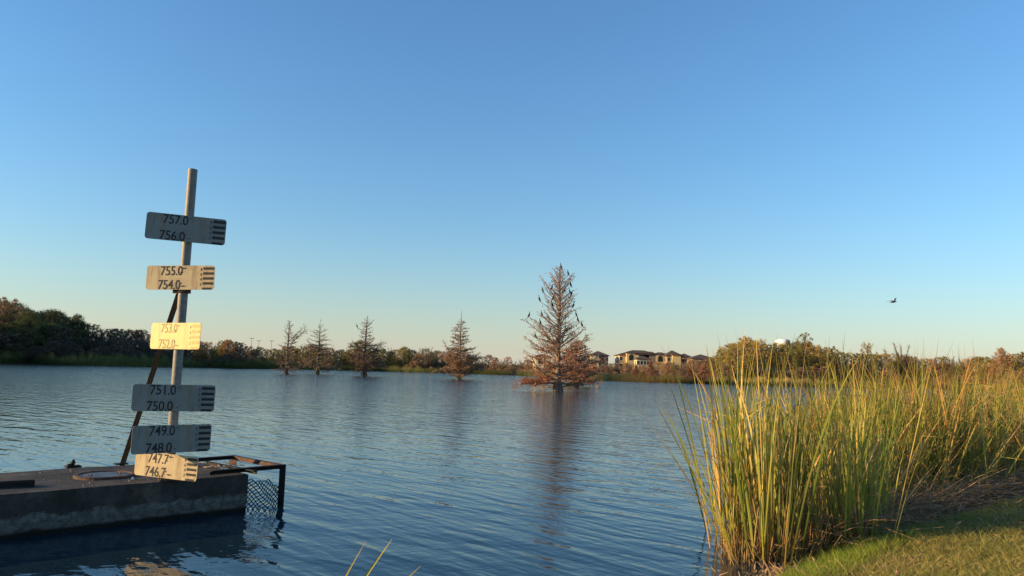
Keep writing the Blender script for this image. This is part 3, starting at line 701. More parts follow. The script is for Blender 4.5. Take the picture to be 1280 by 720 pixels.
spots = [(701, 331.5, 'black bird perched on the very tip of the tall cypress'), (710, 340, 'black bird just right below the cypress tip'),
    (690, 358, 'black bird in the upper crown left of the trunk'), (713, 354, 'upper of the black birds at the upper right edge of the crown'), (712, 363, 'lower of the two black birds at the upper right edge'),
    (714.5, 366, 'black bird under the pair at the upper right edge'), (678, 361, 'black bird on the upper left edge of the crown'),
    (674, 372, 'black bird with raised neck on a bare left twig'), (717, 380, 'dark bird on the right edge of the crown middle'),
    (661.5, 392.5, 'lone black bird at the end of the long bare left bough'), (677, 391, 'black bird inside the left crown near the long bough'),
    (690, 379, 'black bird just left of the trunk at mid height'), (720, 391.5, 'black bird above the pair on the right side boughs'), (722, 398, 'black bird on right side bough under another bird'),
    (727, 404, 'black bird farthest right on the tall cypress'), (675, 401, 'black bird low on the left crown over the fork'), (685, 395, 'black bird left of the trunk above the fork'),
    (669, 418, 'black bird on the lowest left twig'), (688, 411, 'black bird near the trunk under the long bough'), (692, 370, 'black bird close by the trunk in the upper crown'),
    (707, 410, 'black bird just right of the trunk over the fork')]
tw = Buf()
for i, (px, py, lab) in enumerate(spots):
    Yb = pbig.y + rnd.uniform(-1.0, 0.2)
    p = at(px, py + 3.4, Yb)
    perched(p, rnd.choice([0.2, 2.9, -0.5, 3.6]) , lab, 'black birds perched on the tall cypress', 0.74)
    # the twig each one stands on, grown from the stem
    tz = max(2.0, (p.z - 0.35 * abs(p.x - pbig.x) - 0.5)); st = Vector((pbig.x * 1.0, pbig.y, tz))
    mid = (Vector(p) + st) / 2 + Vector((0, 0, -0.12))
    q0 = Vector((p.x, p.y, p.z - 0.05))
    tw.tube([tuple(x - Vector((pbig.x, pbig.y, 0))) for x in (st, mid, q0, q0 + (q0 - mid) * .12)], [.045, .03, .016, .008], 4)
o = tw.build('perch_branches', M_TWIG, big)
p = at(446, 408.5, onz(455, 470).y); perched(p, 2.9, 'single dark bird on a twig of the third cypress from left', None, 1.0)
# flying bird
fp = at(1117, 377.5, 62)
fb = empty('flying_bird', fp, R(15)); tag(fb, 'lone dark bird gliding over the reeds with raised wings', 'bird')
b = Buf(); b.tube([(-.05, .34, 0), (-.02, .18, 0), (0, 0, 0), (.01, -.16, .02), (.02, -.26, .035), (.02, -.34, .03)], [.02, .05, .075, .06, .035, .008], 8, cap=True); b.build('body', M_BIRD, fb, smooth=True)
def fwing(pts, name='wing'):
    b = Buf(); n = len(pts); v = []; f = []
    for i, (x, y, z, c) in enumerate(pts): v += [(x, y - c / 2, z + .008), (x, y + c / 2, z), (x, y - c / 2, z - .008)]
    for i in range(n - 1):
        for j in range(3): f.append((i * 3 + j, i * 3 + (j + 1) % 3, (i + 1) * 3 + (j + 1) % 3, (i + 1) * 3 + j))
    b.add(v, f); return b.build(name, M_BIRD, fb)
fwing([(-.02, -.02, 0.02, .24), (-.18, -.03, .08, .2), (-.34, 0, .10, .18), (-.5, .03, .06, .13), (-.62, .06, .0, .04)])
fwing([(.02, -.02, 0.02, .24), (.09, -.03, .14, .2), (.17, 0, .26, .18), (.27, .03, .36, .12), (.37, .06, .40, .04)])
b = Buf(); b.add([(-.03, .3, 0), (.03, .3, 0), (.06, .46, .01), (-.06, .46, .01), (0, .4, -.012)], [(0, 1, 2, 3), (0, 4, 1), (1, 4, 2), (2, 4, 3), (3, 4, 0)]); b.build('tail', M_BIRD, fb)

# ------------------------------------------------------------------ far shore trees
def crown_mesh(kind, seed, mat):
    """unit tree: height 1, crown about w wide; returns trunk mesh and crown mesh"""
    r = np.random.default_rng(seed)
    T = Buf(); lv = []; tone = []
    if kind == 'leafy':     nbl, w, ls, per, z0 = 84, .36, .015, 110, .05
    elif kind == 'dome':    nbl, w, ls, per, z0 = 90, .46, .015, 120, .03
    elif kind == 'loose':   nbl, w, ls, per, z0 = 66, .33, .013, 80, .24
    elif kind == 'cone':    nbl, w, ls, per, z0 = 32, .32, .016, 190, .04
    else:                   nbl, w, ls, per, z0 = 0, .36, .0, 0, .1
    T.tube([(0, 0, -.05), (.01, 0, .3), (0, .01, .7), (0, 0, .92)], [.022, .016, .009, .003], 5)
    if nbl:
        for i in range(nbl):
            h = z0 + (0.97 - z0) * ((i + r.uniform(0, 1)) / nbl)
            q = (h - z0) / (1 - z0)
            if kind == 'cone': rr_ = w * (1.02 - q) * 0.9
            elif kind == 'dome': rr_ = w * math.sqrt(max(0.02, 1 - (q * 1.02) ** 2.2))
            else: rr_ = w * (0.35 + 1.1 * math.sin(math.pi * min(1, q * .85 + .12)) * .62)
            a = i * 2.4 + r.uniform(-.5, .5); d = rr_ * math.sqrt(r.uniform(.08, 1))
            c = np.array([math.cos(a) * d, math.sin(a) * d, h]); br = (r.uniform(.03, .075) if kind == 'loose' else r.uniform(.038, .088)) * (1.15 - .35 * q) * (1.25 if kind == 'dome' else 1)
            c[2] = min(c[2], 1 - br * .6)
            T.tube([(0, 0, max(.08, c[2] - d * .9)), tuple(c * [.5, .5, 1] - [0, 0, d * .25]), tuple(c)], [.008, .005, .002], 3)
            n = int(per * r.uniform(.7, 1.3))
            dirs = r.normal(0, 1, (n, 3)); dirs /= np.linalg.norm(dirs, axis=1, keepdims=True)
            pos = c + dirs * (br * (r.uniform(.2, 1.0, (n, 1)) + .45 * r.random((n, 1)) ** 4)) * [1.15, 1.15, .8]
            lv.append((pos, dirs + r.normal(0, .6, (n, 3)))); tone.append(np.full(n, r.uniform(0, 1)))
    else:                   # leafless: a fan of fine upswept twigs
        for i in range(46):
            a = i * 2.4; e = r.uniform(.35, 1.35); L = r.uniform(.25, .60) * (1.0 if e > .8 else .75); h0 = r.uniform(.02, .45)
            d = np.array([math.cos(a) * math.cos(e), math.sin(a) * math.cos(e), math.sin(e)])
            p0 = np.array([0, 0, h0]); p1 = p0 + d * L * .5 + r.normal(0, .015, 3); p2 = p0 + d * L + [0, 0, .05]; p2[2] = min(p2[2], .95)
            T.tube([p0, p1, p2], [.008, .005, .002], 3)
            for j in range(60):
                f = r.uniform(.25, 1.); s = p0 + (p2 - p0) * f; dd = d + r.normal(0, .55, 3) + [0, 0, .35]; dd /= np.linalg.norm(dd); l = r.uniform(.06, .15)
                e_ = s + dd * l; sd = np.cross(dd, r.normal(0, 1, 3)); sd /= np.linalg.norm(sd)
                T_ = .0036
                lv.append((np.array([s]), None)); lv[-1] = ('twig', s, e_, sd * T_); 
    V = []; TN = []
    if nbl:
        pos = np.concatenate([x[0] for x in lv]); nn = np.concatenate([x[1] for x in lv]); tn = np.concatenate(tone)
        nn /= np.linalg.norm(nn, axis=1, keepdims=True)
        t1 = np.cross(nn, r.normal(0, 1, nn.shape)); t1 /= np.linalg.norm(t1, axis=1, keepdims=True); t2 = np.cross(nn, t1)
        s = ls * r.uniform(.55, 1.35, (len(pos), 1))
        V = np.stack([pos - t1 * s, pos + t2 * s * .6, pos + t1 * s], 1).reshape(-1, 3); TN = np.repeat(tn, 3)
    else:
        q = []
        for (_, s, e_, w_) in lv: q += [s - w_, s + w_, e_]; 
        V = np.array(q); TN = np.repeat(r.uniform(0, 1, len(lv)), 3)
    V[:, 2] = np.minimum(V[:, 2], 1.02)
    cm = fast_mesh('crown', V, np.arange(len(V)).reshape(-1, 3), TN, mat)
    return T.mesh('trunk', M_BARK), cm
LIB = {}
def lib(kind, mat, key, n=3):
    LIB[key] = [crown_mesh(kind, 100 + 17 * i + sum(map(ord, key)), mat) for i in range(n)]
lib('dome', M_DKGREEN, 'dark'); lib('leafy', M_OLIVE, 'olive'); lib('dome', M_OLIVE, 'olivedome', 2); lib('loose', M_GOLD, 'gold'); lib('leafy', M_GOLD, 'goldfull')
lib('bare', M_BARE, 'bare', 4); lib('cone', M_RUSTBRIGHT, 'rust'); lib('dome', M_ORANGE, 'orange', 2); lib('leafy', M_BROWNLEAF, 'brown', 3); lib('loose', M_OLIVE, 'looseolive', 3)
lib('dome', M_BROWNLEAF, 'brush', 3)
lib('dome', M_GREYWOOD, 'greydome', 3); lib('bare', M_GREYWOOD, 'greybare', 3); lib('leafy', M_GREYWOOD, 'greytree', 3)
LAB = {'greydome': 'dark grey brown bush', 'greybare': 'dark leafless tree', 'greytree': 'dark grey brown twiggy tree', 'dark': 'dense dark green tree in the wood on the far shore', 'olive': 'olive green tree among the far shore woods', 'olivedome': 'round olive tree among the far shore woods',
       'gold': 'loose yellowing tree among the far shore woods', 'goldfull': 'full golden green tree among the far shore woods', 'bare': 'leafless grey brown tree among the far shore woods',
       'rust': 'small rust orange cypress by the far reed fringe', 'orange': 'rounded orange autumn tree on the far shore', 'brown': 'brown leaved tree among the far shore woods',
       'looseolive': 'thin crowned olive tree among the far shore woods', 'brush': 'low brown bush at the foot of the far woods'}
NAMES = {'greydome': 'bush', 'greybare': 'bare_tree', 'greytree': 'bare_tree', 'dark': 'evergreen_tree', 'bare': 'bare_tree', 'rust': 'rust_cypress', 'orange': 'autumn_tree', 'gold': 'autumn_tree', 'goldfull': 'autumn_tree', 'brush': 'bush', 'brown': 'autumn_tree'}
def ground_z(x, y): return float(height(np.array([x]), np.array([y]))[0])
def shoreY(px):
    d = ray(px, hy(px)); az = math.degrees(math.atan2(d.x, d.y)); return float(shore_r(az)) * math.cos(math.radians(az))
ntree = 0
REG = [(40, 'at the left edge'), (100, 'under the tallest left trees'), (185, 'left of the gauge post'), (262, 'behind the gauge post'), (345, 'right of the gauge'), (425, 'by the first two cypresses'), (500, 'behind the third cypress'), (560, 'before the fourth cypress'), (650, 'behind the fourth cypress'),
       (770, 'behind the tallest cypress'), (832, 'below the tan buildings'), (895, 'below the low dark roofs'), (960, 'left of the water tower'), (1020, 'by the water tower'), (1120, 'behind the tallest reeds'), (1200, 'behind the right reeds'), (9999, 'at the right edge')]
def region_of(px): return next(n for lim, n in REG if px < lim)
def far_tree(key, px, top_py, back, wide=1.0, label=None, Y=None):
    global ntree
    Y = Y or shoreY(px) + back
    x = gx(px, Y); z = ground_z(x, Y) - 0.1; H = hgt(px, top_py, Y) - z
    if H < 1.0: return
    tm, cm = LIB[key][rnd.randrange(len(LIB[key]))]
    t = empty(NAMES.get(key, 'leafy_tree'), (x, Y, z), rnd.uniform(0, 6.28))
    w = wide * rnd.uniform(.9, 1.15); t.scale = (H * w, H * w * rnd.uniform(.9, 1.1), H)
    lab_ = (LAB[key].replace(' among the far shore woods', '').replace(' in the wood on the far shore', '').replace(' at the foot of the far woods', '').replace(' by the far reed fringe', '').replace(' on the far shore', '')
            + ', ' + ('front row of' if back < 12 else 'middle row of' if back < 25 else 'back row of') + ' the wood ' + region_of(px))
    tag(t, label or lab_, 'bush' if key in ('brush', 'greydome') else 'tree', None if label else ('low bushes along the far shore' if key in ('brush', 'greydome') else 'trees of the far shore woods'))
    link('trunk', tm, t); link('crown', cm, t); ntree += 1
SKYX = [-60, 0, 12, 30, 60, 90, 100, 130, 180, 200, 245, 290, 310, 340, 380, 430, 480, 510, 540, 560, 600, 640, 680, 740, 790, 880, 905, 930, 950, 980, 1000, 1030, 1060, 1100, 1160, 1230, 1280, 1360]
SKYY = [372, 374, 378, 388, 387, 398, 404, 407, 413, 417, 426, 424, 431, 435, 431, 436, 434, 433, 437, 441, 444, 447, 449, 452, 453, 450, 434, 424, 426, 430, 426, 432, 440, 441, 446, 446, 440, 440]
def pick(px):
    z = [(95, {'dark': 6, 'greytree': 1}), (190, {'greybare': 3, 'greytree': 5}), (245, {'greytree': 4, 'brown': 1, 'bare': 1}), (330, {'greytree': 3, 'brown': 1.5, 'olive': 2, 'bare': 3, 'orange': .5}), (480, {'olivedome': 3, 'goldfull': 1.5, 'brown': 2, 'dark': 1, 'olive': 2}),
         (600, {'brown': 3, 'bare': 3, 'olive': 1.5, 'orange': .7, 'dark': .7}), (760, {'bare': 4, 'brown': 3, 'orange': .5}), (890, {'bare': 6, 'brown': 2.5, 'orange': .4}),
         (1010, {'goldfull': 3, 'gold': 3, 'olive': 2, 'looseolive': 2}), (1500, {'gold': 2.5, 'olive': 2, 'bare': 1.5, 'orange': 1.6, 'brown': 1, 'goldfull': 1.5, 'looseolive': 1})]
    for lim, d in z:
        if px < lim: return rnd.choices(list(d), list(d.values()))[0]
px = -60.0
while px < 1350:
    top = np.interp(px, SKYX, SKYY); sc_ = 250 / shoreY(px)
    far_tree(pick(px), px, top + rnd.uniform(-1.5, 3.5), rnd.uniform(26, 48), 1.05)
    px += rnd.uniform(6, 10) * (1.3 if px < 100 else 1.0)
px = -60.0
while px < 1350:
    top = np.interp(px, SKYX, SKYY); base = 457 + .025 * px
    far_tree(pick(px), px, (top + (base - top) * rnd.uniform(.12, .42)) - (3.0 if 765 < px < 900 else 0), rnd.uniform(12, 24), 1.15)
    px += rnd.uniform(9, 14)
px = -60.0
while px < 1350:
    top = np.interp(px, SKYX, SKYY); base = 457 + .025 * px
    far_tree(rnd.choice(['greydome', 'greydome', 'greytree'] if px < 335 else ['brush', 'brush', 'bare', 'brown', 'olive']), px, top + (base - top) * rnd.uniform(.45, .68), rnd.uniform(6, 11), 1.5)
    px += rnd.uniform(8, 12)
# the ones that stand out
for key, px, top, back, wide, lab in [
    ('olivedome', 449, 425.5, 14, 1.1, 'large dome shaped olive green tree behind the third cypress from left'),
    ('olivedome', 505, 433, 20, 1.0, 'rounded olive tree between the third and fourth cypress'),
    ('dark', 62, 386, 22, .95, 'broad dark evergreen rising above the left shore'), ('dark', 92, 392, 26, .75, 'dark evergreen at the right end of the left wood'),
    ('brown', -2, 370, 20, .8, 'tallest tree at the left edge of the photo'), ('dark', 30, 388, 12, .9, 'dark evergreen between the two tallest left shore trees'),
    ('orange', 284, 424, 14, .8, 'tan orange tree right of the gauge on the far shore'), ('bare', 535, 433, 10, .9, 'pale leafless tree left of the fourth cypress'),
    ('rust', 795, 456, 3, 1.3, 'rust orange cypress at the shore below the left of the buildings'), ('rust', 813, 451, 2, 1.3, 'tallest rust orange cypress below the buildings'),
    ('rust', 862, 458, 2, 1.2, 'small rust cypress below the dark roofed building'), ('rust', 880, 456, 3, 1.9, 'wide rust orange cypress at the right of the bare woods'),
    ('goldfull', 935, 420, 16, .85, 'tall sunlit golden tree left of the water tower'), ('gold', 920, 428, 10, .9, 'sunlit golden tree at the left end of the right wood'),
    ('gold', 952, 423, 20, .8, 'thin golden tree beside the water tower'), ('looseolive', 1007, 415, 14, .7, 'tall thin crowned tree right of the water tower'),
    ('gold', 1085, 427, 10, .7, 'thin pale golden tree above the reeds'), ('bare', 1128, 428, 10, 1.0, 'pale leafless tree above the reed tops'), ('looseolive', 1040, 432, 14, .7, 'thin olive tree just above the tallest reed tips'),
    ('orange', 1253, 434, 10, .6, 'bright orange tree above the reeds at the right edge')]:
    far_tree(key, px, top, back, wide, lab)

# ------------------------------------------------------------------ reed fringe of the far shore
def blades(n, pos, length, lean, width, tone_rand, segs=1, seed=0, bend=0.0):
    """many separate leaf blades: arrays in, one triangle or strip each out"""
    r = np.random.default_rng(seed)
    a = r.uniform(0, 2 * math.pi, n); dx = np.stack([np.cos(a), np.sin(a), np.zeros(n)], 1)
    out = r.uniform(0, 2 * math.pi, n); dl = np.stack([np.cos(out), np.sin(out), np.zeros(n)], 1)
    V = []
    ts = np.linspace(0, 1, segs + 1)
    for t in ts:
        c = pos + np.array([0, 0, 1.0]) * (length * t * (1 - .25 * bend * t * t))[:, None] + dl * (length * lean * (t + bend * t * t))[:, None]
        w = width * (1 - t ** 2.2) * (0.75 + .25 * min(1, t * 6))
        if t < 1: V += [c - dx * w[:, None] / 2, c + dx * w[:, None] / 2]
        else: V += [c]
    k_ = 2 * segs + 1; V = np.stack(V, 1).reshape(-1, 3)
    base = (np.arange(n) * k_)[:, None]; tri = []
    for s_ in range(segs - 1): tri += [base + [2 * s_, 2 * s_ + 1, 2 * s_ + 3], base + [2 * s_, 2 * s_ + 3, 2 * s_ + 2]]
    tri += [base + [2 * segs - 2, 2 * segs - 1, 2 * segs]]
    tri = np.concatenate(tri)
    tone = np.tile(np.concatenate([np.repeat(ts[:-1], 2), [1.0]]), n) if tone_rand is None else np.repeat(tone_rand, k_)
    return V, tri, tone
def fringe(name, label, px0, px1, mat, n, h, seed, inner):
    r = np.random.default_rng(seed); px = r.uniform(px0, px1, n); az = np.degrees(np.arctan((px - 640) / F))
    rad = shore_r(az) + r.uniform(-2.5, inner, n); x = rad * np.sin(np.radians(az)); y = rad * np.cos(np.radians(az)); z = np.maximum(height(x, y), -0.1)
    clump = .78 + .22 * np.sin(px * .35 + np.sin(px * .11) * 3) * np.sin(px * .09 + 1)
    V, T_, tn = blades(n, np.stack([x, y, z], 1), h * r.uniform(.6, 1.1, n) * clump, .12, r.uniform(.08, .2, n), r.uniform(0, 1, n), 1, seed)
    tag(link(name, fast_mesh(name, V, T_, tn, mat)), label, 'reeds', kind='stuff')
fringe('reed_fringe', 'dark green reed belt along the left far shore', -120, 360, M_FARREED, 26000, 4.3, 1, 14)
fringe('reed_fringe', 'thin olive reed belt along the middle far shore', 355, 740, M_FARREED, 18000, 3.2, 2, 9)
fringe('reed_fringe', 'pale tan reed belt along the right far shore', 740, 1400, M_FARTAN, 26000, 2.4, 3, 5)

# ------------------------------------------------------------------ buildings beyond the right shore
M_WALL = plain('tan_stucco', (0.62, 0.45, 0.22), 0.9, 0.1, 0.4); M_WALL2 = plain('cream_stucco', (0.70, 0.56, 0.34), 0.9, 0.1, 0.4)
M_STONE = plain('brown_stone', (0.26, 0.18, 0.12), 0.9, 0.3, 0.8); M_ROOF = plain('brown_roof_tiles', (0.09, 0.06, 0.045), 0.9, 0.3, 1)
M_GLASS = plain('dark_window_glass', (0.02, 0.025, 0.03), 0.1, 0.2); M_WHITE = plain('white_tank_paint', (0.75, 0.74, 0.70), 0.6, 0.06, 0.3)
M_TRIM = plain('white_trim', (0.6, 0.57, 0.5), 0.8, 0.1)
def hip(buf, cx, cy, z, w, d, h, ov=0.6):
    W2, D2 = w / 2 + ov, d / 2 + ov; r = max(0.2, W2 - D2)
    v = [(cx - W2, cy - D2, z), (cx + W2, cy - D2, z), (cx + W2, cy + D2, z), (cx - W2, cy + D2, z), (cx - r, cy, z + h), (cx + r, cy, z + h),
         (cx - W2, cy - D2, z - .3), (cx + W2, cy - D2, z - .3), (cx + W2, cy + D2, z - .3), (cx - W2, cy + D2, z - .3)]
    buf.add(v, [(0, 1, 5, 4), (1, 2, 5), (2, 3, 4, 5), (3, 0, 4), (6, 7, 1, 0), (7, 8, 2, 1), (8, 9, 3, 2), (9, 6, 0, 3), (9, 8, 7, 6)])
def arch_mesh(w, h, d=.3):
    P = [(-w / 2, 0), (w / 2, 0)] + [(w / 2 * math.cos(a), h - w / 2 + w / 2 * math.sin(a)) for a in np.linspace(0, math.pi, 9)]
    n = len(P); b = Buf(); b.add([(x, 0, z) for x, z in P] + [(x, d, z) for x, z in P], [tuple(range(n)), tuple(range(2 * n - 1, n - 1, -1))] + [(i, n + i, n + (i + 1) % n, (i + 1) % n) for i in range(n)])
    return b
def house(name, label, px0, px1, eave_py, Y, depth, roof_h, blocks, wins, mat, rz=0.0, group='sunlit tan buildings on the rise'):
    x0, x1 = gx(px0, Y), gx(px1, Y); cx = (x0 + x1) / 2; w = x1 - x0; z0 = ground_z(cx, Y) - .5; ze = hgt((px0 + px1) / 2, eave_py, Y)
    t = empty(name, (cx, Y + depth / 2, z0), rz); tag(t, label, 'building', group); h = ze - z0
    b = Buf(); b.box((0, 0, h / 2), (w, depth, h)); b.build('wall', mat, t)
    b = Buf(); hip(b, 0, 0, h, w, depth, roof_h); roof = b.build('roof', M_ROOF, t)
    for (u, bw, bh, arch, bm) in blocks:      # projecting tower bays with own small roofs
        bx_ = (u - .5) * w
        b = Buf(); b.box((bx_, -depth / 2 - .8, (h + bh) / 2), (bw, 2.6, h + bh)); b.build('tower_bay', bm, t)
        b = Buf(); hip(b, bx_, -depth / 2 - .8, h + bh, bw, 2.6, .8, .5); b.build('roof', M_ROOF, t)
        if arch:
            o = arch_mesh(bw * .5, 2.6).build('arched_opening', M_GLASS, t, loc=(bx_, -depth / 2 - 2.13, h + bh - 3.4))
    wn = Buf(); wn.box((0, 0, 0), (1.3, .16, 1.5)); wm = wn.mesh('window', M_GLASS)
    wt = Buf()
    for s_ in ((0, .82, 1.6, .12), (0, -.82, 1.6, .12)): wt.box((s_[0], 0, s_[1]), (s_[2], .22, s_[3]))
    for s_ in (-.74, .74): wt.box((s_, 0, 0), (.14, .22, 1.5))
    tm_ = wt.mesh('window_frame', M_TRIM)
    for f in range(int(h // 3.1)):
        for j in range(wins):
            xx = (-.5 + (j + .5) / wins) * w
            if any(abs(xx - (u - .5) * w) < bw / 2 + .8 for (u, bw, _, _, _) in blocks): continue
            o = link('window', wm, t, loc=(xx, -depth / 2 - .06, h - 1.7 - 3.1 * f)); link('window_frame', tm_, o)
    for s_ in (-1, 1):
        o = link('window', wm, t, loc=(s_ * (w / 2 + .06), 0, h - 1.7), rot=(0, 0, R(90)))
    return t
BY = 330
house('apartment_building', 'long tan hillside building with brown roof and two arched towers', 774, 828, 444, BY, 14, 2.4,
      [(.26, 4.2, 1.0, True, M_WALL), (.52, 5.6, .4, False, M_WALL2), (.62, 7, .9, False, M_STONE), (.93, 4.4, .7, True, M_WALL)], 11, M_WALL)
house('apartment_building', 'brown roofed tan block right of the arched towers', 834, 853, 444.5, BY - 8, 12, 2.4, [(.55, 3.6, .4, False, M_WALL)], 5, M_STONE)
house('apartment_building', 'small taller block with dark roof behind the middle building', 852, 864, 446, BY + 6, 10, 1.6, [], 3, M_WALL)
house('apartment_building', 'low long house with dark brown roof at the right end of the buildings', 866, 894, 448.0, BY - 20, 12, 1.8, [], 7, M_STONE)
house('apartment_building', 'sunlit tan building with small arch left of the tall cypress', 667, 688, 446.5, BY, 12, 1.6, [(.38, 4.0, .4, True, M_WALL2), (.8, 3, .2, False, M_WALL)], 5, M_WALL)
house('apartment_building', 'brown roofed building half hidden behind the low spreading cypress', 738, 760, 444, BY, 12, 2.0, [(.2, 3.6, .2, False, M_WALL2)], 5, M_STONE)
house('white_shed', 'pale pavilion with white roof in front of the long tan building', 796, 812, 448.5, BY - 14, 7, 1.4, [], 4, M_WALL2)
house('white_building', 'distant pale grey flat building behind the first two cypresses', 384, 393, 430.5, 520, 20, 0.4, [], 4, M_TRIM, group='distant buildings behind the left woods')
house('dark_roofed_house', 'dark roofed house among golden trees below the water tower', 960, 972, 441, 270, 9, 1.6, [], 3, M_TRIM, group='distant buildings behind the right woods')
# water tower
wy = 620; wp = at(979, 462, wy); ztop_ = hgt(979, 423.5, wy); wt_ = empty('water_tower', (wp.x, wp.y, 0)); tag(wt_, 'white water tower tank rising behind the golden trees', 'water tower')
b = Buf(); k = 24; pr_ = [(1, -7), (4, -6.5), (5.6, -5.0), (6.0, -3), (5.7, -1.4), (4.2, -.4), (1.5, 0)]
disc(b, (0, 0, ztop_), pr_, 24); b.build('tank', M_WHITE, wt_, smooth=True)
for j in range(6):
    a = j * math.pi / 3; b = Buf(); b.tube([(5.6 * math.cos(a), 5.6 * math.sin(a), ztop_ - 4), (6.2 * math.cos(a), 6.2 * math.sin(a), 0)], .5, 6); b.build('leg', M_WHITE, wt_)
b = Buf(); b.tube([(0, 0, 0), (0, 0, ztop_ - 7)], 1.0, 8); b.build('riser_pipe', M_WHITE, wt_)
# tall lamp masts far behind the left woods
for px, tp, lab in ((313, 423, 'thin lamp mast above the far woods right of the gauge'), (338, 426, 'lamp mast left of the first cypress'), (322, 426, 'shorter lamp mast between two others')):
    Y = 520; p = at(px, 450, Y); zt = hgt(px, tp, Y); t = empty('lamp_mast', (p.x, p.y, 0)); tag(t, lab, 'lamp mast', 'lamp masts beyond the far woods')
    b = Buf(); b.tube([(0, 0, 0), (0, 0, zt)], [.28, .14], 6); b.build('mast', M_GALV, t)
    for s_ in (-1, 1): b = Buf(); b.box((s_ * .8, 0, zt), (1.1, .5, .4)); b.build('lamp_head', M_GALV, t)

# ------------------------------------------------------------------ near reeds
def leaf_strip(L, w, lean, bend, twist, segs=9, fold=.18, kink=0.0):
    """one cattail leaf, rooted at the origin, leaning to +x; folded along its middle"""
    V = []; T_ = []; x = z = 0.0; th = lean
    for i in range(segs + 1):
        t = i / segs; ww = w * (1 - t ** 3.2) * (0.8 + .2 * min(1, t * 5)) + .0006
        if kink and t > kink: th_ = th + .85 + (kink - .5)
        else: th_ = th
        a = twist * t; sx, sy = math.sin(a) , math.cos(a)
        V += [(x - sx * ww / 2 * math.cos(th_), -sy * ww / 2, z + sx * ww / 2 * math.sin(th_)), (x + ww * fold * math.cos(th_), 0, z - ww * fold * math.sin(th_)), (x + sx * ww / 2 * math.cos(th_), sy * ww / 2, z - sx * ww / 2 * math.sin(th_))]
        T_ += [t] * 3
        th = lean + bend * (t ** 2.0)
        x += math.sin(th_) * L / segs; z += math.cos(th_) * L / segs
    f = []
    for i in range(segs):
        for j in range(2): f.append((i * 3 + j, i * 3 + j + 1, (i + 1) * 3 + j + 1, (i + 1) * 3 + j))
    return np.array(V), f, np.array(T_)
def put(V, p, az):
    c, s = math.cos(az), math.sin(az)
    return np.stack([V[:, 0] * c - V[:, 1] * s, V[:, 0] * s + V[:, 1] * c, V[:, 2]], 1) + np.array(p)
rr = random.Random(99)
def gz(x, y): return max(-0.10, float(height(np.array([x]), np.array([y]))[0]))
def clumped(base_region, n, sd, seed):
    q0 = random.Random(seed); cs = []
    for _ in range(n):
        x, y, sc = base_region(q0); cs.append((x, y, sc * q0.uniform(.72, 1.1), q0.uniform(.12, sd)))
    def reg(q):
        cx, cy, sc, r_ = q.choice(cs); a = q.uniform(0, 6.283); d = abs(q.gauss(0, r_))
        reg.az = a; reg.out = min(1.6, d / r_)
        return cx + math.cos(a) * d, cy + math.sin(a) * d * .8, sc
    return reg
def bed(name, label, n, region, mat, Lr, seed, wr=(.010, .019), leanr=(0, .22), bendr=(0, .5), az_bias=None, kinkp=.08):
    q = random.Random(seed); B = Buf()
    for i in range(n):
        x, y, sc = region(q); L = q.uniform(*Lr) * sc
        az = q.uniform(0, 6.283) if az_bias is None or q.random() > .45 else az_bias + q.gauss(0, .6)
        ln_ = q.uniform(*leanr)
        if hasattr(region, 'az') and q.random() < .75: az = region.az + q.gauss(0, .5); ln_ = min(leanr[1], leanr[1] * .62 * region.out)
        V, f, tn = leaf_strip(L, q.uniform(*wr), ln_, q.uniform(*bendr) * q.random(), q.uniform(-2.2, 2.2), 8, kink=q.uniform(.55, .85) if q.random() < kinkp else 0)
        B.add(put(V, (x, y, gz(x, y)), az), f, tn)
    return tag(B.build(name, mat), label, 'reeds', kind='stuff')
def along_shore(q, x0, x1, d0, d1, pw=1.0):
    x = x0 + (x1 - x0) * q.random() ** pw; y = float(np.interp(x, NX, NY)) + q.uniform(d0, d1); return x, y
def reg_left(q):
    x = q.uniform(2.5, 4.3); y = 7.75 + (x - 2.3) * .50 + q.uniform(-.2, 1.3); return x, y, 1.0 - .12 * max(0, 2.8 - x)
def reg_mid(q):
    x, y = along_shore(q, 4.2, 6.9, .9, 3.2); return x, y, 1.0
def reg_right(q):
    x, y = along_shore(q, 5.4, 15, .95, 4.8, 1.15); return x, y, 1.0
def reg_back(q):
    x, y = along_shore(q, 6.2, 24, 3.6, 9.0, .9); return x, y, 1.0
CL, CM, CR_, CB = clumped(reg_left, 9, .34, 1), clumped(reg_mid, 16, .40, 2), clumped(reg_right, 42, .55, 3), clumped(reg_back, 50, .9, 4)
bed('reed_bed', 'tall green cattail leaves of the clump at the water edge', 350, CL, M_REED, (1.2, 2.5), 1, (.011, .030), (0, .26), (0, .95), math.pi, .05)
bed('reed_bed', 'green and yellow cattail leaves behind the dead litter', 820, CM, M_REED, (1.0, 2.2), 2, (.012, .030), (0, .6), (0, 1.2), 0.3, .16)
bed('reed_bed', 'mixed green and orange reeds along the bank at the right', 2300, CR_, M_REEDMIX, (1.2, 2.6), 3, (.012, .030), (0, .65), (0, 1.7), None, .2)
bed('reed_bed', 'golden reeds farther back along the bank at the right', 2600, CB, M_REEDMIX, (1.5, 2.85), 4, (.012, .028), (0, .5), (0, 1.3), None, .18)
bed('dry_reed_bed', 'dry tan and orange leaves among the standing reeds', 1300, CR_, M_REEDTAN, (.8, 2.5), 5, (.009, .018), (0, .8), (0, 1.6), None, .3)
bed('dry_reed_bed', 'dry tan leaves inside the green cattail clump', 200, reg_left, M_REEDTAN, (.4, 1.9), 6, (.009, .016), (0, .4), (0, 1.1), math.pi, .25)
bed('dry_reed_bed', 'dry tan leaves behind the litter', 800, reg_mid, M_REEDTAN, (.4, 1.7), 7, (.009, .016), (0, .9), (0, 1.5), None, .35)
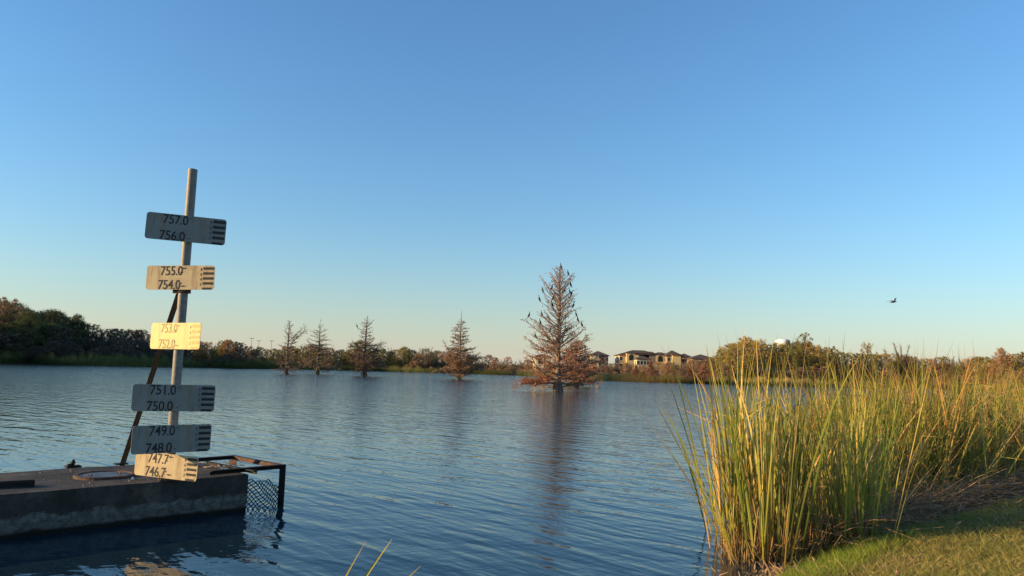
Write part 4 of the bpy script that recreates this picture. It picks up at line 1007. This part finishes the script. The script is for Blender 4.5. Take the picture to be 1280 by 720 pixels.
# short dead stubble at the foot of the clump, some reddish
bed('reed_stubble', 'short broken reddish stems at the foot of the clump', 420, lambda q: (lambda x: (x, 7.55 + (x - 2.3) * .5 + q.uniform(-.15, .7), 1.0))(q.uniform(2.25, 3.9)), M_REEDTAN, (.12, .5), 8, (.01, .02), (0, .7), (0, .6), None, .3)

# cattail plants one can tell apart: seven to nine leaves from one root
LEAVES = []
for i in range(14):
    V, f, tn = leaf_strip(1.0, .0070, rr.uniform(.0, .10), rr.uniform(0, .5), rr.uniform(-2, 2), 9, kink=.72 if i % 6 == 5 else 0)
    b = Buf(); b.add(V, f, tn); LEAVES.append((b.mesh('leaf', M_REED), ))
for i in range(4):
    V, f, tn = leaf_strip(1.0, .0055, rr.uniform(.0, .10), rr.uniform(.2, .8), rr.uniform(-2, 2), 9, kink=.6 if i % 2 else 0)
    b = Buf(); b.add(V, f, tn); LEAVES.append((b.mesh('leaf', M_REEDTAN), ))
def cattail(x, y, n, L, label, group, lean=.12, az0=None, spread=.5, z=None, dead=.12):
    t = empty('cattail_plant', (x, y, gz(x, y) if z is None else z)); tag(t, label, 'cattail', group)
    for i in range(n):
        me = LEAVES[rr.randrange(14)][0] if rr.random() > dead else LEAVES[14 + rr.randrange(4)][0]
        az = rr.uniform(0, 6.28) if az0 is None else az0 + rr.gauss(0, spread)
        o = link('leaf', me, t); s_ = L * rr.uniform(.72, 1.06)
        wx = rr.uniform(.9, 1.2) * 1.9
        o.matrix_basis = Matrix.Rotation(az, 4, 'Z') @ Matrix.Rotation(abs(rr.gauss(lean, lean * .5)), 4, 'Y') @ Matrix.Diagonal((s_, wx, s_, 1))
for i in range(28):
    x = 2.46 + 2.08 * (i / 27) + rr.uniform(-.1, .1); y = 7.85 + (x - 2.4) * .5 + rr.uniform(-.15, .75)
    cattail(x, y, rr.randint(6, 9), rr.uniform(1.5, 2.45), 'upright green cattail ' + ('in front' if y < 8.15 + (x - 2.4) * .5 else 'at the back') + ['at the left end', ', left of the middle', ', right of the middle', 'at the right end'][min(3, i // 7)].join([' ' if i // 7 in (0, 3) else '', '']) + ' of the water edge clump', 'cattails of the clump at the water edge', .12)
for i in range(5):
    cattail(2.38 + .05 * i, 7.83 + .16 * i, 6, 1.75 + .1 * (i % 3), ['shortest ', 'middle ', 'long ', 'short inner ', 'innermost '][i] + 'cattail on the clump edge leaning left over the water', 'cattails leaning over the water', .34, math.pi + .15, .35, dead=.35)
for i in range(22):
    x, y = along_shore(rr, 4.2, 6.8, .7, 2.6)
    cattail(x, y, rr.randint(6, 8), rr.uniform(1.6, 2.15), ['leaning yellow green cattail', 'yellow green cattail bent to one side'][i % 2] + ' behind the dead reed litter' + (', nearer the water clump' if x < 5.5 else ', towards the right bank'), 'cattails behind the litter', .2)
for i in range(16):
    x, y = along_shore(rr, 6.3, 11, 1.1, 3.2)
    cattail(x, y, rr.randint(6, 8), rr.uniform(2.0, 2.6), 'tall cattail along the right bank' + (', nearest the lawn' if x < 8 else ', farther along it'), 'cattails along the right bank', .17)
# tall flower stalks that stick out of the top
for (px, py, Y, ln) in [(903, 435, 8.4, .1), (1108, 425, 10, 0), (1160, 430, 12, 0), (1228, 420, 11, 0), (1039, 418, 9.5, 0), (1043, 425, 9.6, 0), (1250, 428, 13, 0)]:
    p = at(px, py, Y); z0 = gz(p.x, p.y); 
    cattail(p.x, p.y, 2, p.z - z0 + .05, 'extra long leaf pair above the reed tops ' + ('at the left end' if px < 1000 else 'right of the water tower' if px < 1060 else 'above the middle of the right bank' if px < 1170 else 'near the right edge'), 'tallest cattail leaves', .03, None, .5, dead=0)
# the few leaves in front, bottom centre-left
for (px, py, Y, n, az, lean, lab, sc) in [(430, 742, 3.3, 2, .15, .42, 'two green leaves poking up at the bottom edge, left of centre', 1)]:
    base = Vector((gx(392, 3.55), 3.55, 0.0)); base.z = ground_z(base.x, base.y)
    t = empty('cattail_plant', base); tag(t, lab, 'cattail')
    for (tx, ty, w_) in ((490, 674, 1.0), (457.5, 676, .7), (526, 707, .8), (500, 722, .9)):
        tip = at(tx, ty, 3.5 + .05 * w_) - base; Lh = tip.length
        V, f, tn = leaf_strip(1.0, .0075, 0.0, 0.0, .5, 12)
        # gently curved towards the tip
        h_ = math.atan2(tip.y, tip.x); el = math.atan2(math.hypot(tip.x, tip.y), tip.z)
        V = V * [3.6 * w_, 3.6 * w_, Lh]; V = np.stack([V[:, 0] * .25 - V[:, 1] * .97, V[:, 0] * .97 + V[:, 1] * .25, V[:, 2]], 1); tt = tn; V[:, 0] += -np.sin(tt * math.pi) * .05
        ca, sa = math.cos(el), math.sin(el)
        V = np.stack([V[:, 0] * ca + V[:, 2] * sa, V[:, 1], -V[:, 0] * sa + V[:, 2] * ca], 1)
        b = Buf(); b.add(put(V, (0, 0, 0), h_), f, tn); b.build('leaf', M_REED, t)

# ------------------------------------------------------------------ litter, grass
def straws(name, label, n, region, seed, Lr=(.2, 1.0), r0=.0035, pile=.0, mat=M_STRAW, cat='litter'):
    q = random.Random(seed); B = Buf()
    for i in range(n):
        x, y = region(q); L = q.uniform(*Lr); a = q.gauss(.5, 1.3); e = q.gauss(0.08, .26); d = np.array([math.cos(a) * math.cos(e), math.sin(a) * math.cos(e), math.sin(e)])
        z = gz(x, y) + .01 + q.random() ** 1.5 * pile; p = np.array([x, y, z]); w = r0 * q.uniform(.6, 2.2)
        sd = np.array([-d[1], d[0], 0]) * w; up_ = np.array([0, 0, w * .6])
        m_ = p + d * L * .5 + [0, 0, q.uniform(-.02, .04)]; e_ = p + d * L; e_[2] = max(e_[2], gz(e_[0], e_[1]) + .004)
        V = [p - sd, p + sd, p + up_, m_ - sd, m_ + sd, m_ + up_, e_ - sd * .4, e_ + sd * .4, e_ + up_ * .4]
        B.add(V, [(0, 3, 5, 2), (2, 5, 4, 1), (3, 6, 8, 5), (5, 8, 7, 4)], q.random())
    return tag(B.build(name, mat), label, cat, kind='stuff')
straws('reed_litter', 'matted grey dead reed litter heaped between lawn and reeds', 6500, lambda q: along_shore(q, 3.5, 12.5, -.15, 1.9, 1.1), 1, (.15, .9), .0045, .36)
straws('reed_litter', 'pale dead stems lying at the edge of the lawn', 150, lambda q: along_shore(q, 3.6, 6.2, -.35, .3), 2, (.12, .5), .008, .07)
straws('floating_debris', 'dark bits of reed floating at the foot of the clump', 700, lambda q: (q.gauss(2.4, .35), q.gauss(7.2, .45)), 3, (.03, .25), .006, .02)
straws('fallen_leaves', 'few pale dry reed leaves lying on the lawn', 170, lambda q: (lambda x: (x, float(np.interp(x, NX, NY)) - q.uniform(.3, 2.6)))(q.uniform(3.0, 8)), 9, (.05, .22), .006, .05)
# standing dead stems in the litter
bed('dry_reed_bed', 'leaning dry leaves standing over the litter', 1000, lambda q: (*along_shore(q, 3.7, 12, .3, 2.4), 1.0), M_REEDMIX, (.3, 1.5), 12, (.008, .016), (.3, 1.25), (0, 1.2), None, .3)

def scatter(n, x0, x1, y0, y1, dmin, dmax, seed):
    r = np.random.default_rng(seed); x = r.uniform(x0, x1, n); y = r.uniform(y0, y1, n); d = near_d(x, y)
    k_ = (d > dmin) & (d < dmax) & (np.abs(x / np.maximum(y, .1)) < .80); return x[k_], y[k_], d[k_]
x, y, d = scatter(330000, 1.2, 9.6, 4.3, 12.0, .25, 60, 5)
r_ = np.random.default_rng(6)
keep = r_.random(len(x)) < np.clip(7.5 / y, .3, 1) * (.62 + .38 * np.sin(x * 2.3 + np.sin(y * 3)) * np.sin(y * 2.7 + x))
x, y, d = x[keep], y[keep], d[keep]; n = len(x)
Ln = r_.uniform(.022, .075, n) * (1 + .8 * (r_.random(n) < .06)) * np.interp(d, [.2, .6], [1.4, 1])
patch = .5 + .5 * np.sin(x * 1.9 + 2 * np.sin(y * 1.1)) * np.cos(y * 2.3 - x)
thin = np.random.default_rng(44).random(n) < np.clip(1.15 - .9 * np.clip(np.sin(x * 3.1 + 2 * np.sin(y * 2.3)) * np.sin(y * 3.7 - x * 1.4), 0, 1), .2, 1)
x, y, d, Ln, patch = x[thin], y[thin], d[thin], Ln[thin], patch[thin]; n = len(x)
V, T_, tn = blades(n, np.stack([x, y, height(x, y)], 1), Ln, .55, r_.uniform(.004, .009, n), np.clip(patch + r_.normal(0, .2, n), 0, 1), 2, 7, .6)
tag(link('lawn_grass', fast_mesh('lawn_grass', V, T_, tn, M_GRASS)), 'short green and tan grass on the bank at lower right', 'grass', kind='stuff')
x, y, d = scatter(60000, 1.3, 5.0, 4.8, 9.4, -.03, .75, 8); n = len(x); r_ = np.random.default_rng(9)
kk = r_.random(n) < np.interp(d, [-.03, .1, .45, .75], [.5, 1, .8, 0]) * np.interp(x, [3.2, 4.6], [1, .25]); x, y, d = x[kk], y[kk], d[kk]; n = len(x)
V, T_, tn = blades(n, np.stack([x, y, height(x, y)], 1), r_.uniform(.07, .20, n), .35, r_.uniform(.003, .0055, n), r_.uniform(0, 1, n), 3, 10, .7)
tag(link('lush_grass', fast_mesh('lush_grass', V, T_, tn, M_LUSH)), 'bright green longer grass in front of the cattail clump', 'grass', kind='stuff')
qt = np.random.default_rng(17); cx = qt.uniform(2.4, 9, 1500); cy = np.interp(cx, NX, NY) - qt.uniform(.15, 5, 1500)
ok = near_d(cx, cy) > .3; cx, cy = cx[ok], cy[ok]; rep_ = 22; cx = np.repeat(cx, rep_) + qt.normal(0, .03, len(cx) * rep_); cy = np.repeat(cy, rep_) + qt.normal(0, .03, len(cy) * rep_); n = len(cx)
tt_ = np.repeat(qt.random(n // rep_), rep_)
V, T_, tn = blades(n, np.stack([cx, cy, height(cx, cy)], 1), qt.uniform(.04, .12, n), .6, qt.uniform(.004, .009, n), tt_, 2, 18, .7)
tag(link('grass_tufts', fast_mesh('grass_tufts', V, T_, tn, M_GRASS)), 'longer tufts of grass and weeds dotted over the lawn', 'grass', kind='stuff')
# dry tufts at the bottom edge near the water line
q = random.Random(5); B = Buf()
for cx, cy, n_ in ((.62, 5.9, 14), (.95, 6.05, 26), (1.15, 6.1, 18), (1.5, 6.2, 20)):
    for i in range(n_):
        V, f, tn = leaf_strip(q.uniform(.08, .30), .007, q.uniform(0, .9), q.uniform(0, .8), q.uniform(-2, 2), 5)
        B.add(put(V, (cx + q.gauss(0, .06), cy + q.gauss(0, .06), -.02), q.uniform(0, 6.28)), f, tn)
tag(B.build('dry_tufts', M_REEDTAN), 'small dry reddish tufts at the bottom edge by the water line', 'grass', kind='stuff')
print('trees', ntree, 'objects', len(bpy.data.objects))
